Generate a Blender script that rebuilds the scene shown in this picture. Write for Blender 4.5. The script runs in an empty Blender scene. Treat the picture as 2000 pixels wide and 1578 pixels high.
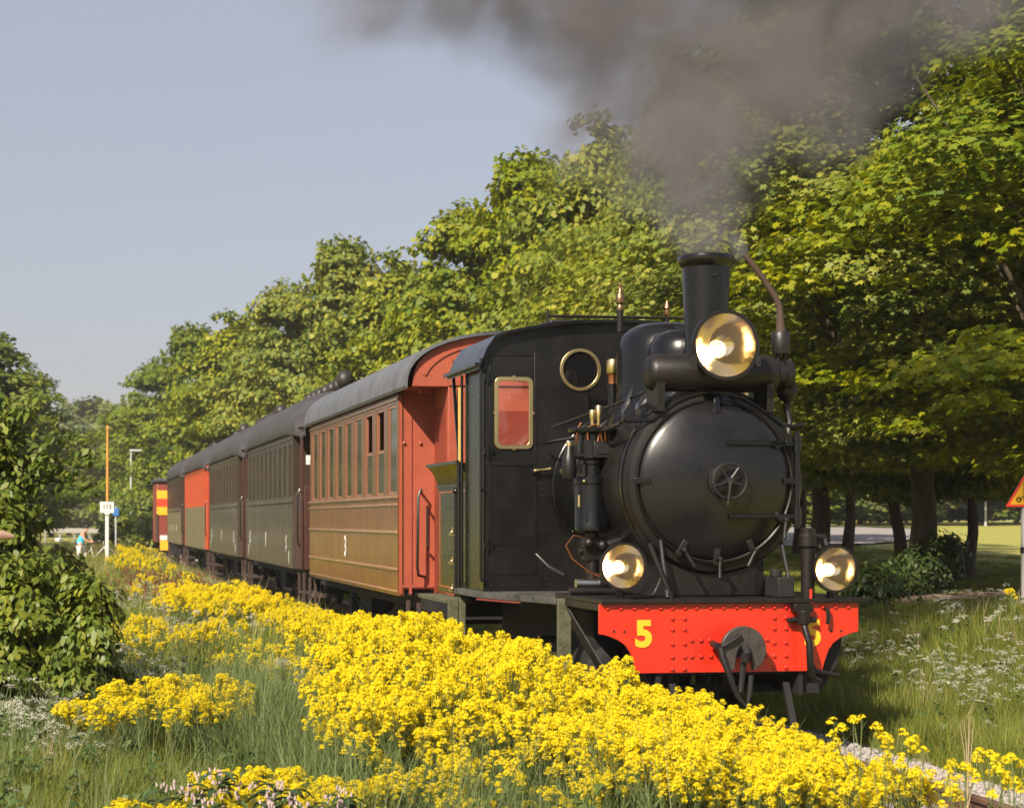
import bpy, math, random
import numpy as np
from mathutils import Vector, Matrix
S = bpy.context.scene
C = S.collection
PI = math.pi
R = math.radians
rnd = random.Random(7)
HAZE = True

# ------------------------------------------------------------------ camera, light, exposure
CAM_H = 1.77
cam = bpy.data.cameras.new('camera')
cam_o = bpy.data.objects.new('camera', cam)
C.objects.link(cam_o)
S.camera = cam_o
cam.sensor_width = 36.0
cam.lens = 3560 * 36 / 2000.0
cam.shift_x = (1000 - 700) / 2000.0
cam.shift_y = (1015 - 789) / 2000.0
cam.clip_start = .1
cam.clip_end = 3000
YAW = math.atan(575 / 3560.0)
cam_o.location = (0, 0, CAM_H)
cam_o.rotation_euler = (R(90), 0, -YAW)
cam.dof.use_dof = True
cam.dof.focus_distance = 14.8
cam.dof.aperture_fstop = 4.5

SUN_TRAVEL = Vector((.72, .82, -.88)).normalized()     # the way the sunlight travels
to_sun = -SUN_TRAVEL
elev = math.asin(to_sun.z)
azim = math.atan2(to_sun.x, to_sun.y)                  # clockwise from +Y
w = bpy.data.worlds.new('World')
S.world = w
w.use_nodes = True
wn = w.node_tree
sky = wn.nodes.new('ShaderNodeTexSky')
sky.sky_type = 'NISHITA'
sky.sun_disc = False
sky.sun_elevation = elev
sky.sun_rotation = azim
sky.air_density = 1.15
sky.dust_density = 1.8
sky.ozone_density = 2.6
bgn = wn.nodes['Background']
hz = wn.nodes.new('ShaderNodeMix')          # thin high haze of drifting smoke, the same in every direction
hz.data_type = 'RGBA'
hz.inputs[0].default_value = .62
hz.inputs[7].default_value = (4.15, 4.0, 4.4, 1)
wn.links.new(sky.outputs[0], hz.inputs[6])
wn.links.new(hz.outputs[2], bgn.inputs[0])
bgn.inputs[1].default_value = .073
sun = bpy.data.lights.new('sun', 'SUN')
sun.energy = 5.0
sun.angle = R(.5)
sun.color = (1.0, .89, .72)
sun_o = bpy.data.objects.new('sun', sun)
C.objects.link(sun_o)
sun_o.rotation_euler = SUN_TRAVEL.to_track_quat('-Z', 'Y').to_euler()
S.view_settings.view_transform = 'Standard'
S.view_settings.look = 'None'
S.view_settings.exposure = .80
S.view_settings.gamma = 1
S.view_settings.use_curve_mapping = False
S.cycles.max_bounces = 5
S.cycles.diffuse_bounces = 2
S.cycles.glossy_bounces = 3
S.cycles.transmission_bounces = 3
S.cycles.transparent_max_bounces = 8
S.cycles.volume_bounces = 0
S.cycles.volume_step_rate = 2.0
S.cycles.volume_max_steps = 64

# ------------------------------------------------------------------ materials
MATS = {}
def mat(name, col, rough=.5, metal=0, noise=0, nscale=8, bump=0, bscale=40, spec=.5, col2=None,
        transl=0, coat=0, emit=0, stretch=None, island=0, objvar=0, nrange=(.35, .65)):
    if name in MATS:
        return MATS[name]
    m = bpy.data.materials.new(name)
    m.use_nodes = True
    nt = m.node_tree
    N, L = nt.nodes, nt.links
    b = N['Principled BSDF']
    b.inputs['Roughness'].default_value = rough
    b.inputs['Metallic'].default_value = metal
    b.inputs['Specular IOR Level'].default_value = spec
    b.inputs['Coat Weight'].default_value = coat
    b.inputs['Coat Roughness'].default_value = .12
    tc = N.new('ShaderNodeTexCoord')
    vec = tc.outputs['Object']
    if stretch:
        mp = N.new('ShaderNodeMapping')
        mp.inputs['Scale'].default_value = stretch
        L.new(vec, mp.inputs[0])
        vec = mp.outputs[0]
    out = None
    c1 = (*col, 1)
    c2 = (*(col2 or [max(0, x * (1 - noise)) for x in col]), 1)
    if noise or col2:
        nz = N.new('ShaderNodeTexNoise')
        nz.inputs['Scale'].default_value = nscale
        nz.inputs['Detail'].default_value = 6
        nz.inputs['Roughness'].default_value = .65
        L.new(vec, nz.inputs[0])
        mr = N.new('ShaderNodeMapRange')
        mr.inputs[1].default_value, mr.inputs[2].default_value = nrange
        L.new(nz.outputs[0], mr.inputs[0])
        mx = N.new('ShaderNodeMix')
        mx.data_type = 'RGBA'
        mx.inputs[6].default_value = c1
        mx.inputs[7].default_value = c2
        L.new(mr.outputs[0], mx.inputs[0])
        out = mx.outputs[2]
        rr = N.new('ShaderNodeMapRange')
        rr.inputs[3].default_value = max(.03, rough - .08)
        rr.inputs[4].default_value = min(1, rough + .12)
        L.new(nz.outputs[0], rr.inputs[0])
        L.new(rr.outputs[0], b.inputs['Roughness'])
    if island or objvar:
        hs = N.new('ShaderNodeHueSaturation')
        hs.inputs['Color'].default_value = c1
        if out:
            L.new(out, hs.inputs['Color'])
        if island:
            g = N.new('ShaderNodeNewGeometry')
            a = N.new('ShaderNodeMapRange')
            a.inputs[3].default_value = 1 - island
            a.inputs[4].default_value = 1 + island
            L.new(g.outputs['Random Per Island'], a.inputs[0])
            L.new(a.outputs[0], hs.inputs['Value'])
            if island > .2:
                h = N.new('ShaderNodeMapRange')
                h.inputs[3].default_value = .5 + .03
                h.inputs[4].default_value = .5 - .03
                L.new(g.outputs['Random Per Island'], h.inputs[0])
                L.new(h.outputs[0], hs.inputs['Hue'])
        if objvar:
            oi = N.new('ShaderNodeObjectInfo')
            a = N.new('ShaderNodeMapRange')
            a.inputs[3].default_value = 1 - objvar
            a.inputs[4].default_value = 1 + objvar
            L.new(oi.outputs['Random'], a.inputs[0])
            L.new(a.outputs[0], hs.inputs['Saturation'])
        out = hs.outputs[0]
    if out:
        L.new(out, b.inputs['Base Color'])
    else:
        b.inputs['Base Color'].default_value = c1
    if bump:
        bz = N.new('ShaderNodeTexNoise')
        bz.inputs['Scale'].default_value = bscale
        bz.inputs['Detail'].default_value = 5
        L.new(vec, bz.inputs[0])
        bp = N.new('ShaderNodeBump')
        bp.inputs['Strength'].default_value = bump
        bp.inputs['Distance'].default_value = .02
        L.new(bz.outputs[0], bp.inputs['Height'])
        L.new(bp.outputs[0], b.inputs['Normal'])
    if emit:
        b.inputs['Emission Color'].default_value = c1
        b.inputs['Emission Strength'].default_value = emit
    if transl:
        tr = N.new('ShaderNodeBsdfTranslucent')
        if out:
            L.new(out, tr.inputs[0])
        else:
            tr.inputs[0].default_value = c1
        ms = N.new('ShaderNodeMixShader')
        ms.inputs[0].default_value = transl
        L.new(b.outputs[0], ms.inputs[1])
        L.new(tr.outputs[0], ms.inputs[2])
        L.new(ms.outputs[0], N['Material Output'].inputs[0])
    MATS[name] = m
    return m

M_black = mat('black_enamel', (.0035, .0035, .0045), .24, spec=.42, noise=.4, nscale=5, bump=.05, bscale=60, coat=.15)
M_blackm = mat('black_matt_iron', (.0042, .004, .004), .40, spec=.38, col2=(.012, .0085, .007), nscale=4, stretch=(1.5, 1.5, .5), bump=.12, bscale=50)
M_cab = mat('black_cab_paint', (.0038, .0038, .0044), .34, spec=.38, col2=(.0085, .0072, .0064), nscale=3, stretch=(1.6, 1.6, .45), bump=.04, bscale=25, coat=.1)
M_green = mat('dark_green_paint', (.008, .0105, .005), .25, col2=(.014, .014, .006), nscale=6, coat=0, spec=.35)
M_iron = mat('grey_iron', (.020, .018, .018), .42, metal=.2, noise=.4, nscale=20, bump=.1)
M_steel = mat('bright_steel', (.55, .54, .52), .25, metal=1, noise=.2)
M_red = mat('buffer_red', (.64, .024, .007), .40, noise=.28, nscale=2.6, bump=.02, bscale=80, coat=.3)
M_yellow = mat('number_yellow', (.85, .45, .02), .45, noise=.1)
M_brass = mat('brass', (.72, .56, .28), .32, metal=1, noise=.1, nscale=4)
M_copper = mat('copper', (.60, .24, .12), .32, metal=1, noise=.3, nscale=30)
M_cream = mat('yellow_curtain', (.80, .48, .13), .6, noise=.3)
M_dark = mat('sooty_underframe', (.009, .008, .008), .75, noise=.4)
M_rust = mat('rusty_brown', (.055, .030, .022), .75, col2=(.06, .035, .025), nscale=12, bump=.2)
M_plank = mat('mossy_plank', (.10, .095, .06), .8, col2=(.05, .055, .022), nscale=14, bump=.3)
M_coachred = mat('coach_red_paint', (.35, .078, .040), .5, col2=(.29, .062, .033), nscale=3, bump=.04, bscale=12)
M_teak = mat('varnished_brown_boards', (.165, .062, .020), .28, col2=(.115, .042, .015), nscale=5, stretch=(1, 1, .25), bump=.05, bscale=10, coat=.25)
M_jamb = mat('salmon_window_wood', (.27, .115, .070), .35, noise=.2, coat=.3)
M_trim = mat('pinkish_trim', (.32, .15, .09), .25, noise=.2, coat=.5)
M_roof = mat('tarred_roof_grey', (.12, .125, .145), .6, col2=(.075, .08, .095), nscale=3, bump=.25, bscale=8)
M_roofd = mat('dark_tarred_roof', (.055, .05, .055), .65, col2=(.03, .028, .03), nscale=3, bump=.2, bscale=8)
M_greyb = mat('weathered_grey_brown_boards', (.066, .056, .040), .45, col2=(.045, .035, .026), nscale=4, stretch=(1, 1, .3), coat=.2)
M_dkbrown = mat('dark_brown_boards', (.050, .028, .021), .4, noise=.3, nscale=4, coat=.2)
M_redbrown = mat('red_brown_door', (.060, .022, .015), .5, noise=.3)
M_orange = mat('orange_red_boards', (.46, .070, .022), .45, noise=.15, nscale=4)
M_olive = mat('olive_lower_boards', (.16, .13, .075), .45, noise=.2, nscale=4)
M_glass = mat('window_glass', (.045, .05, .030), .06, spec=.8, noise=.2, nscale=2)  # opaque pane, olive tint in its colour stands in for reflected greenery
M_glassd = mat('dark_glass', (.006, .006, .007), .05, spec=.6)
M_white = mat('white_paint', (.70, .69, .66), .5, noise=.08)
M_vent = mat('ventilator_iron', (.035, .028, .026), .45, noise=.3, metal=.2)
M_stripe = mat('safety_yellow', (.85, .42, .02), .5)
M_railtop = mat('rail_rusty_steel', (.16, .085, .055), .55, col2=(.10, .05, .032), nscale=9, bump=.1)
M_sleeper = mat('weathered_sleeper', (.10, .08, .065), .85, noise=.4, nscale=6, stretch=(.4, 4, 4), bump=.4)
M_bark = mat('maple_bark', (.085, .060, .042), .9, col2=(.045, .033, .025), nscale=5, stretch=(3, 3, .7), bump=.8, bscale=12)
M_leafA = mat('maple_leaf', (.26, .275, .012), .55, col2=(.115, .165, .012), nscale=.35, transl=.34, island=.28, objvar=.08, spec=.35)
M_leafB = mat('dark_maple_leaf', (.175, .215, .020), .55, col2=(.105, .15, .020), nscale=.3, transl=.35, island=.26, objvar=.10, spec=.35)
M_leafC = mat('far_leaf', (.145, .175, .028), .6, col2=(.10, .13, .024), nscale=.2, transl=.3, island=.25, objvar=.15)
M_bush = mat('bush_leaf', (.17, .21, .018), .5, col2=(.09, .13, .015), nscale=1.2, transl=.35, island=.25)
M_petal = mat('yellow_petals', (.88, .76, .020), .6, col2=(.86, .67, .012), nscale=14, transl=.45, island=.08, spec=.2)
M_stem = mat('green_stem', (.13, .17, .05), .6, transl=.2, island=.15)
M_grassa = mat('meadow_grass', (.20, .25, .028), .55, col2=(.27, .265, .045), nscale=.9, transl=.45, island=.25)
M_straw = mat('dry_straw', (.38, .29, .17), .8, noise=.2)
M_umbel = mat('white_umbels', (.62, .60, .50), .7, transl=.3)
M_comf = mat('comfrey_leaf', (.055, .095, .030), .5, transl=.25, island=.2)
M_pink = mat('pale_pink_bells', (.66, .50, .52), .6, transl=.35)
M_skin = mat('skin', (.55, .27, .18), .6)
M_turq = mat('turquoise_cloth', (.05, .42, .62), .8)
M_cloth = mat('white_cloth', (.75, .70, .66), .8)
M_hair = mat('dark_hair', (.02, .014, .012), .6)
M_weedr = mat('reddish_dock', (.20, .075, .035), .8, transl=.2, island=.2)

# ------------------------------------------------------------------ mesh builder
class MB:
    def __init__(s):
        s.v, s.f = [], []
    def add(s, v, f):
        o = len(s.v)
        s.v += [tuple(p) for p in v]
        s.f += [tuple(i + o for i in q) for q in f]
        return s
    def box(s, x0, x1, y0, y1, z0, z1):
        v = [(x, y, z) for z in (z0, z1) for y in (y0, y1) for x in (x0, x1)]
        return s.add(v, [(0, 2, 3, 1), (4, 5, 7, 6), (0, 1, 5, 4), (2, 6, 7, 3), (0, 4, 6, 2), (1, 3, 7, 5)])
    def beam(s, p0, p1, wd, th, up=(0, 0, 1)):
        p0, p1 = Vector(p0), Vector(p1)
        d = (p1 - p0).normalized()
        a = d.cross(Vector(up))
        if a.length < 1e-4:
            a = d.cross(Vector((1, 0, 0)))
        a.normalize()
        b = d.cross(a)
        v = []
        for p in (p0, p1):
            for sa, sb in ((-1, -1), (1, -1), (1, 1), (-1, 1)):
                v.append(p + a * sa * wd / 2 + b * sb * th / 2)
        return s.add(v, [(0, 3, 2, 1), (4, 5, 6, 7), (0, 1, 5, 4), (1, 2, 6, 5), (2, 3, 7, 6), (3, 0, 4, 7)])
    def lathe(s, prof, o=(0, 0, 0), ax=(0, 0, 1), n=24, cap=True):
        o, ax = Vector(o), Vector(ax).normalized()
        a = ax.orthogonal().normalized()
        b = ax.cross(a)
        v = []
        for r, h in prof:
            for k in range(n):
                t = 2 * PI * k / n
                v.append(o + ax * h + (a * math.cos(t) + b * math.sin(t)) * r)
        f = []
        for i in range(len(prof) - 1):
            for k in range(n):
                k2 = (k + 1) % n
                f.append((i * n + k, i * n + k2, (i + 1) * n + k2, (i + 1) * n + k))
        if cap:
            if prof[0][0] > 1e-5:
                f.append(tuple(range(n - 1, -1, -1)))
            if prof[-1][0] > 1e-5:
                f.append(tuple((len(prof) - 1) * n + k for k in range(n)))
        return s.add(v, f)
    def cyl(s, p0, p1, r0, r1=None, n=16):
        p0, p1 = Vector(p0), Vector(p1)
        return s.lathe([(r0, 0), (r0 if r1 is None else r1, (p1 - p0).length)], p0, p1 - p0, n)
    def tube(s, pts, r, n=8):
        pts = [Vector(p) for p in pts]
        v, f = [], []
        a = None
        for i, p in enumerate(pts):
            d = (pts[min(i + 1, len(pts) - 1)] - pts[max(i - 1, 0)]).normalized()
            if a is None:
                a = d.orthogonal().normalized()
            else:
                a = (a - d * a.dot(d)).normalized()
            b = d.cross(a)
            rr = r[i] if isinstance(r, (list, tuple)) else r
            for k in range(n):
                t = 2 * PI * k / n
                v.append(p + (a * math.cos(t) + b * math.sin(t)) * rr)
        for i in range(len(pts) - 1):
            for k in range(n):
                k2 = (k + 1) % n
                f.append((i * n + k, i * n + k2, (i + 1) * n + k2, (i + 1) * n + k))
        f.append(tuple(range(n - 1, -1, -1)))
        f.append(tuple((len(pts) - 1) * n + k for k in range(n)))
        return s.add(v, f)
    def prism(s, poly, y0, y1):
        """polygon in x,z extruded along y"""
        n = len(poly)
        v = [(x, y0, z) for x, z in poly] + [(x, y1, z) for x, z in poly]
        f = [tuple(range(n)), tuple(range(2 * n - 1, n - 1, -1))]
        for i in range(n):
            j = (i + 1) % n
            f.append((i, i + n, j + n, j))
        return s.add(v, f)
    def ball(s, c, r, n=12, sz=1.0):
        prof = [(r * math.sin(PI * i / (n // 2)), -r * sz * math.cos(PI * i / (n // 2))) for i in range(n // 2 + 1)]
        prof[0] = (1e-6, prof[0][1]); prof[-1] = (1e-6, prof[-1][1])
        return s.lathe(prof, c, (0, 0, 1), n, cap=False)
    def torus(s, c, Rr, r, ax=(0, 1, 0), n=32, m=8):
        c, ax = Vector(c), Vector(ax).normalized()
        a = ax.orthogonal().normalized(); b = ax.cross(a)
        v, f = [], []
        for i in range(n):
            t = 2 * PI * i / n
            d = a * math.cos(t) + b * math.sin(t)
            for j in range(m):
                u = 2 * PI * j / m
                v.append(c + d * (Rr + r * math.cos(u)) + ax * r * math.sin(u))
        for i in range(n):
            for j in range(m):
                f.append((i * m + j, ((i + 1) % n) * m + j, ((i + 1) % n) * m + (j + 1) % m, i * m + (j + 1) % m))
        return s.add(v, f)
    def sheet(s, sec0, th_dir, *secs):
        return s
    def loft(s, secs, closed=False):
        n = len(secs[0])
        o = []
        for q in secs:
            o += list(q)
        f = []
        for i in range(len(secs) - 1):
            for k in range(n if closed else n - 1):
                k2 = (k + 1) % n
                f.append((i * n + k, i * n + k2, (i + 1) * n + k2, (i + 1) * n + k))
        return s.add(o, f)
    def mesh(s, name, m, smooth=True, ang=35):
        me = bpy.data.meshes.new(name)
        me.from_pydata(s.v, [], s.f)
        me.materials.append(m)
        fix = getattr(s, 'fixn', True)
        import bmesh
        if fix:
            bm = bmesh.new(); bm.from_mesh(me)
            bmesh.ops.recalc_face_normals(bm, faces=bm.faces)
            bm.to_mesh(me); bm.free()
        if smooth:
            me.polygons.foreach_set('use_smooth', [True] * len(me.polygons))
            me.set_sharp_from_angle(angle=R(ang))
        me.update()
        return me
    def build(s, name, m, parent=None, bevel=0, smooth=True, loc=None, kind=None, label=None):
        o = bpy.data.objects.new(name, s.mesh(name, m, smooth))
        C.objects.link(o)
        if parent:
            o.parent = parent
        if loc:
            o.location = loc
        if bevel:
            b = o.modifiers.new('bevel', 'BEVEL')
            b.width = bevel; b.segments = 2; b.limit_method = 'ANGLE'; b.angle_limit = R(40)
        if kind:
            o['kind'] = kind
        if label:
            o['label'] = label
        return o

def tag(o, label=None, cat=None, group=None, kind=None):
    if label: o['label'] = label
    if cat: o['category'] = cat
    if group: o['group'] = group
    if kind: o['kind'] = kind
    return o

def thing(name, label, cat, loc=(0, 0, 0), rz=0, group=None):
    o = bpy.data.objects.new(name, None)
    o.empty_display_size = .3
    C.objects.link(o)
    o.location = loc
    o.rotation_euler = (0, 0, rz)
    return tag(o, label, cat, group)

def clone(name, mesh_obj, parent, loc, rot=(0, 0, 0), scale=None):
    o = mesh_obj.copy()
    C.objects.link(o)
    o.parent = parent
    o.location = loc
    o.rotation_euler = rot
    if scale: o.scale = scale
    return o

def copy_tree(o, parent=None):
    c = o.copy(); C.objects.link(c); c.parent = parent
    for ch in list(o.children):
        copy_tree(ch, c)
    return c

def text(name, body, size, m, parent, loc, rot=(R(90), 0, 0), depth=.003, off=0, sx=1):
    cu = bpy.data.curves.new(name, 'FONT')
    cu.body = body; cu.size = size; cu.align_x = 'CENTER'; cu.align_y = 'CENTER'
    cu.extrude = depth; cu.offset = off
    t = bpy.data.objects.new('t', cu)
    C.objects.link(t)
    dg = bpy.context.evaluated_depsgraph_get()
    me = bpy.data.meshes.new_from_object(t.evaluated_get(dg))
    bpy.data.objects.remove(t)
    me.materials.clear(); me.materials.append(m)
    o = bpy.data.objects.new(name, me)
    C.objects.link(o)
    o.parent = parent; o.location = loc; o.rotation_euler = rot; o.scale = (sx, 1, 1)
    return o

def sstep(a, b, x):
    t = np.clip((x - a) / (b - a), 0, 1)
    return t * t * (3 - 2 * t)

# ------------------------------------------------------------------ terrain
def gz(X, Y):
    """height of the ground, rail top = 0"""
    X = np.asarray(X, float); Y = np.asarray(Y, float)
    z = np.full(np.broadcast(X, Y).shape, -.24)
    z = z + .84 * sstep(6.9, 12.5, X)
    z = z + sstep(12, 16, X) * .0075 * np.clip(Y - 26, 0, 130)
    z = z + .20 * sstep(3.9, 2.6, X) + .20 * sstep(2, -3, X) * sstep(60, 30, Y)
    z = z + .03 * np.sin(X * 1.3 + Y * .31) * sstep(1.4, 2.6, abs(X - 5.3)) + .025 * np.sin(X * .6 - Y * .9) * sstep(1.4, 2.6, abs(X - 5.3))
    return z
def gzf(x, y): return float(gz(x, y))

def grid_ground():
    xs = np.concatenate([np.array([-1500, -700, -300, -150, -80, -50, -35]), np.arange(-25, -6, 2.5), np.arange(-6, 20, .5), np.arange(20, 60, 5), np.array([60, 80, 120, 200, 400, 800, 1500])])
    ys = np.concatenate([np.array([-1500, -300, -60, -20]), np.arange(-8, 40, .8), np.arange(40, 120, 4), np.arange(120, 320, 20), np.array([320, 450, 700, 1100, 1700, 2600])])
    XX, YY = np.meshgrid(xs, ys)
    ZZ = gz(XX, YY)
    v = np.stack([XX, YY, ZZ], -1).reshape(-1, 3)
    nx, ny = len(xs), len(ys)
    f = [(j * nx + i, j * nx + i + 1, (j + 1) * nx + i + 1, (j + 1) * nx + i) for j in range(ny - 1) for i in range(nx - 1)]
    mb = MB(); mb.fixn = False
    mb.v = [tuple(p) for p in v]; mb.f = f
    m = mat('meadow_soil_and_turf', (.25, .26, .035), .9, col2=(.32, .29, .055), nscale=.25, bump=.6, bscale=9)
    return tag(mb.build('ground', m), kind='structure')
grid_ground()

def strip(name, pts, wd, m, dz=.02, kind='structure'):
    """a path laid on the terrain; pts are (x,y) on its middle line"""
    mb = MB(); mb.fixn = False
    pp = []
    for (a, b) in zip(pts[:-1], pts[1:]):
        n = max(2, int(math.hypot(b[0] - a[0], b[1] - a[1]) / 1.0))
        for i in range(n):
            pp.append((a[0] + (b[0] - a[0]) * i / n, a[1] + (b[1] - a[1]) * i / n))
    pp.append(pts[-1])
    K = 4
    for i, p in enumerate(pp):
        q0, q1 = pp[max(0, i - 1)], pp[min(len(pp) - 1, i + 1)]
        d = Vector((q1[0] - q0[0], q1[1] - q0[1])).normalized()
        nrm = Vector((-d.y, d.x))
        for k in range(K + 1):
            t = (k / K - .5) * wd
            x, y = p[0] + nrm.x * t, p[1] + nrm.y * t
            mb.v.append((x, y, gzf(x, y) + dz))
    for i in range(len(pp) - 1):
        for k in range(K):
            mb.f.append((i * (K + 1) + k + 1, i * (K + 1) + k, (i + 1) * (K + 1) + k, (i + 1) * (K + 1) + k + 1))
    return tag(mb.build(name, m), kind=kind)

M_path = mat('reddish_gravel_path', (.30, .20, .15), .95, noise=.3, nscale=6, bump=.5)
M_road = mat('pale_gravel', (.30, .275, .25), .95, noise=.25, nscale=3, bump=.4)
strip('path', [(11.0, 24.6), (14, 25.6), (20, 27.2), (30, 29.5), (45, 33)], 1.5, M_path, .035)
strip('gravel_road', [(22, 60), (28, 68), (36, 82), (44, 98), (46, 130)], 9, M_road, .09)

# ballast bed, sleepers, rails
def ballast():
    mb = MB(); mb.fixn = False
    ys = list(np.arange(4, 40, .25)) + list(np.arange(40, 110, 2))
    xs = [3.75, 3.95, 4.2, 4.5, 4.9, 5.3, 5.7, 6.1, 6.45, 6.7, 6.95]
    zz = [-.30, -.20, -.155, -.145, -.15, -.15, -.15, -.145, -.15, -.19, -.30]
    for y in ys:
        for x, z in zip(xs, zz):
            mb.v.append((x + rnd.uniform(-.04, .04), y, z + rnd.uniform(-.012, .012)))
    n = len(xs)
    for j in range(len(ys) - 1):
        for i in range(n - 1):
            mb.f.append((j * n + i, j * n + i + 1, (j + 1) * n + i + 1, (j + 1) * n + i))
    m = mat('ballast_base', (.30, .27, .25), .95, noise=.5, nscale=25, bump=1, bscale=30)
    return tag(mb.build('track_bed', m), kind='structure')
ballast()

def instancer(name, pts, rots, scales, protos, idx, kind='stuff', label=None):
    """one stuff object that scatters small meshes (geometry nodes) on its own vertices"""
    me = bpy.data.meshes.new(name)
    me.vertices.add(len(pts))
    me.vertices.foreach_set('co', np.asarray(pts, np.float32).ravel())
    a = me.attributes.new('rot', 'FLOAT_VECTOR', 'POINT'); a.data.foreach_set('vector', np.asarray(rots, np.float32).ravel())
    a = me.attributes.new('scl', 'FLOAT_VECTOR', 'POINT'); a.data.foreach_set('vector', np.asarray(scales, np.float32).ravel())
    a = me.attributes.new('idx', 'INT', 'POINT'); a.data.foreach_set('value', np.asarray(idx, np.int32).ravel())
    for p in protos:
        pass
    o = bpy.data.objects.new(name, me)
    C.objects.link(o)
    ng = bpy.data.node_groups.new(name, 'GeometryNodeTree')
    ng.interface.new_socket('Geometry', in_out='INPUT', socket_type='NodeSocketGeometry')
    ng.interface.new_socket('Geometry', in_out='OUTPUT', socket_type='NodeSocketGeometry')
    n, L = ng.nodes, ng.links
    gi, go = n.new('NodeGroupInput'), n.new('NodeGroupOutput')
    def named(t, nm):
        k = n.new('GeometryNodeInputNamedAttribute'); k.data_type = t; k.inputs['Name'].default_value = nm
        return k.outputs['Attribute']
    jn = n.new('GeometryNodeJoinGeometry')
    for k, p in enumerate(protos):
        oi = n.new('GeometryNodeObjectInfo'); oi.inputs[0].default_value = p
        ip = n.new('GeometryNodeInstanceOnPoints')
        cmp_ = n.new('FunctionNodeCompare'); cmp_.data_type = 'INT'; cmp_.operation = 'EQUAL'
        L.new(named('INT', 'idx'), cmp_.inputs[2]); cmp_.inputs[3].default_value = k
        L.new(gi.outputs[0], ip.inputs['Points'])
        L.new(cmp_.outputs[0], ip.inputs['Selection'])
        L.new(oi.outputs['Geometry'], ip.inputs['Instance'])
        L.new(named('FLOAT_VECTOR', 'rot'), ip.inputs['Rotation'])
        L.new(named('FLOAT_VECTOR', 'scl'), ip.inputs['Scale'])
        L.new(ip.outputs[0], jn.inputs[0])
    L.new(jn.outputs[0], go.inputs[0])
    md = o.modifiers.new('scatter', 'NODES'); md.node_group = ng
    o['kind'] = kind
    if label: o['label'] = label
    return o

def proto(name, mb, m, smooth=False):
    mb.fixn = False
    return bpy.data.objects.new(name, mb.mesh(name, m, smooth))

FX, CT, ST = 3560.0, math.cos(YAW), math.sin(YAW)
def to_px(X, Y, Z):
    xc = X * CT - Y * ST; d = X * ST + Y * CT
    return 700 + FX * xc / d, 1015 - FX * (Z - CAM_H) / d, d

# loose stones on the bed, one stuff object
def stones():
    protos = []
    for k in range(4):
        mb = MB(); r2 = random.Random(k)
        ph = [(0, 0, 1), (0, 0, -1)] + [(math.cos(t) * .9, math.sin(t) * .9, r2.uniform(-.3, .3)) for t in (0, 1.1, 2.2, 3.3, 4.3, 5.4)]
        ph = [(x * r2.uniform(.7, 1.2), y * r2.uniform(.7, 1.2), z * r2.uniform(.5, .8)) for x, y, z in ph]
        mb.v = ph
        mb.f = [(0, 2 + i, 2 + (i + 1) % 6) for i in range(6)] + [(1, 2 + (i + 1) % 6, 2 + i) for i in range(6)]
        protos.append(proto('ballast_stone_source', mb, mat('granite_stone', (.34, .305, .285), .9, noise=.3, nscale=9, objvar=.5, island=.18)))
    g = np.random.default_rng(3)
    n = 26000
    Y = 7 + 13 * g.random(n) ** 1.2
    X = 3.95 + 2.9 * g.random(n)
    Z = -.145 + .012 * g.random(n) - .05 * (X > 6.6) - .05 * (X < 4.1)
    s = .016 + .018 * g.random(n)
    instancer('ballast', np.stack([X, Y, Z], 1), g.random((n, 3)) * 6.28, np.stack([s, s, s], 1), protos, g.integers(0, 4, n))
stones()

trk = thing('railway_track', 'single narrow gauge track with rusty rails leading under the train', 'railway track', (5.3, 0, 0))
slp = None
y = 6.0
while y < 40:
    if slp is None:
        slp = MB().box(-.85, .85, -.11, .11, -.26, -.135).build('sleeper', M_sleeper, trk, bevel=.01)
        slp.location = (0, y, 0)
    else:
        clone('sleeper', slp, trk, (rnd.uniform(-.03, .03), y, 0))
    y += .66
for sx in (-1, 1):
    mb = MB()
    prof = [(-.05, -.135), (.05, -.135), (.05, -.125), (.012, -.105), (.010, -.04), (.032, -.03), (.034, -.004), (.026, 0), (-.026, 0), (-.034, -.004), (-.032, -.03), (-.010, -.04), (-.012, -.105), (-.05, -.125)]
    ys = [4, 30, 60] + [60 + 5 * i for i in range(1, 24)]
    secs = [[(x + sx * .478 - (max(0, yy - 60) ** 2) * .0006, yy, z) for x, z in prof] for yy in ys]
    mb.loft(secs, closed=True)
    mb.build('rail', M_railtop, trk)
# ================================================================== STEAM LOCOMOTIVE (local: x lateral, y back, z up)
loco = thing('steam_locomotive', 'black steam locomotive with three lit headlights and a red buffer beam, pulling the train', 'locomotive', (5.3, 14.0, 0))

def bx(px): return (px - 1428.2) / 242.7
def bz(py): return CAM_H + (1015 - py) / 242.7

# --- buffer beam
cut = [(0, .86), (.05, .852), (.10, .835), (.16, .81), (.215, .77), (.255, .715), (.28, .65), (.30, .59), (.31, .545)]
pl = [(-1.10 + a, b) for a, b in cut]
pr_ = [(1.085 - a, b) for a, b in reversed(cut)]
poly = [(-1.10, 1.098)] + pl + pr_ + [(1.085, 1.098)]
beam = MB().prism(poly, 0, .03).build('buffer_beam', M_red, loco, bevel=.004)
rv = MB().lathe([(.019, 0), (.018, .006), (.012, .013), (1e-5, .016)], (0, 0, 0), (0, -1, 0), 10)
rv0 = rv.build('rivet', M_red, beam, loc=(0, -.001, 0))
rp = [(zx, 818) for zx in (365, 440, 518, 592, 670, 738, 810, 875, 957, 1032, 1110, 1188, 1265, 1332, 1402, 1540, 1618, 1695, 1770)]
rp += [(c, y) for c in (738, 808, 1332, 1402) for y in (877, 937, 1017, 1090, 1157)]
rp += [(c, 998) for c in (850, 903, 955, 1235, 1288)] + [(c, 1088) for c in (850, 903, 960, 1240, 1288)]
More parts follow.
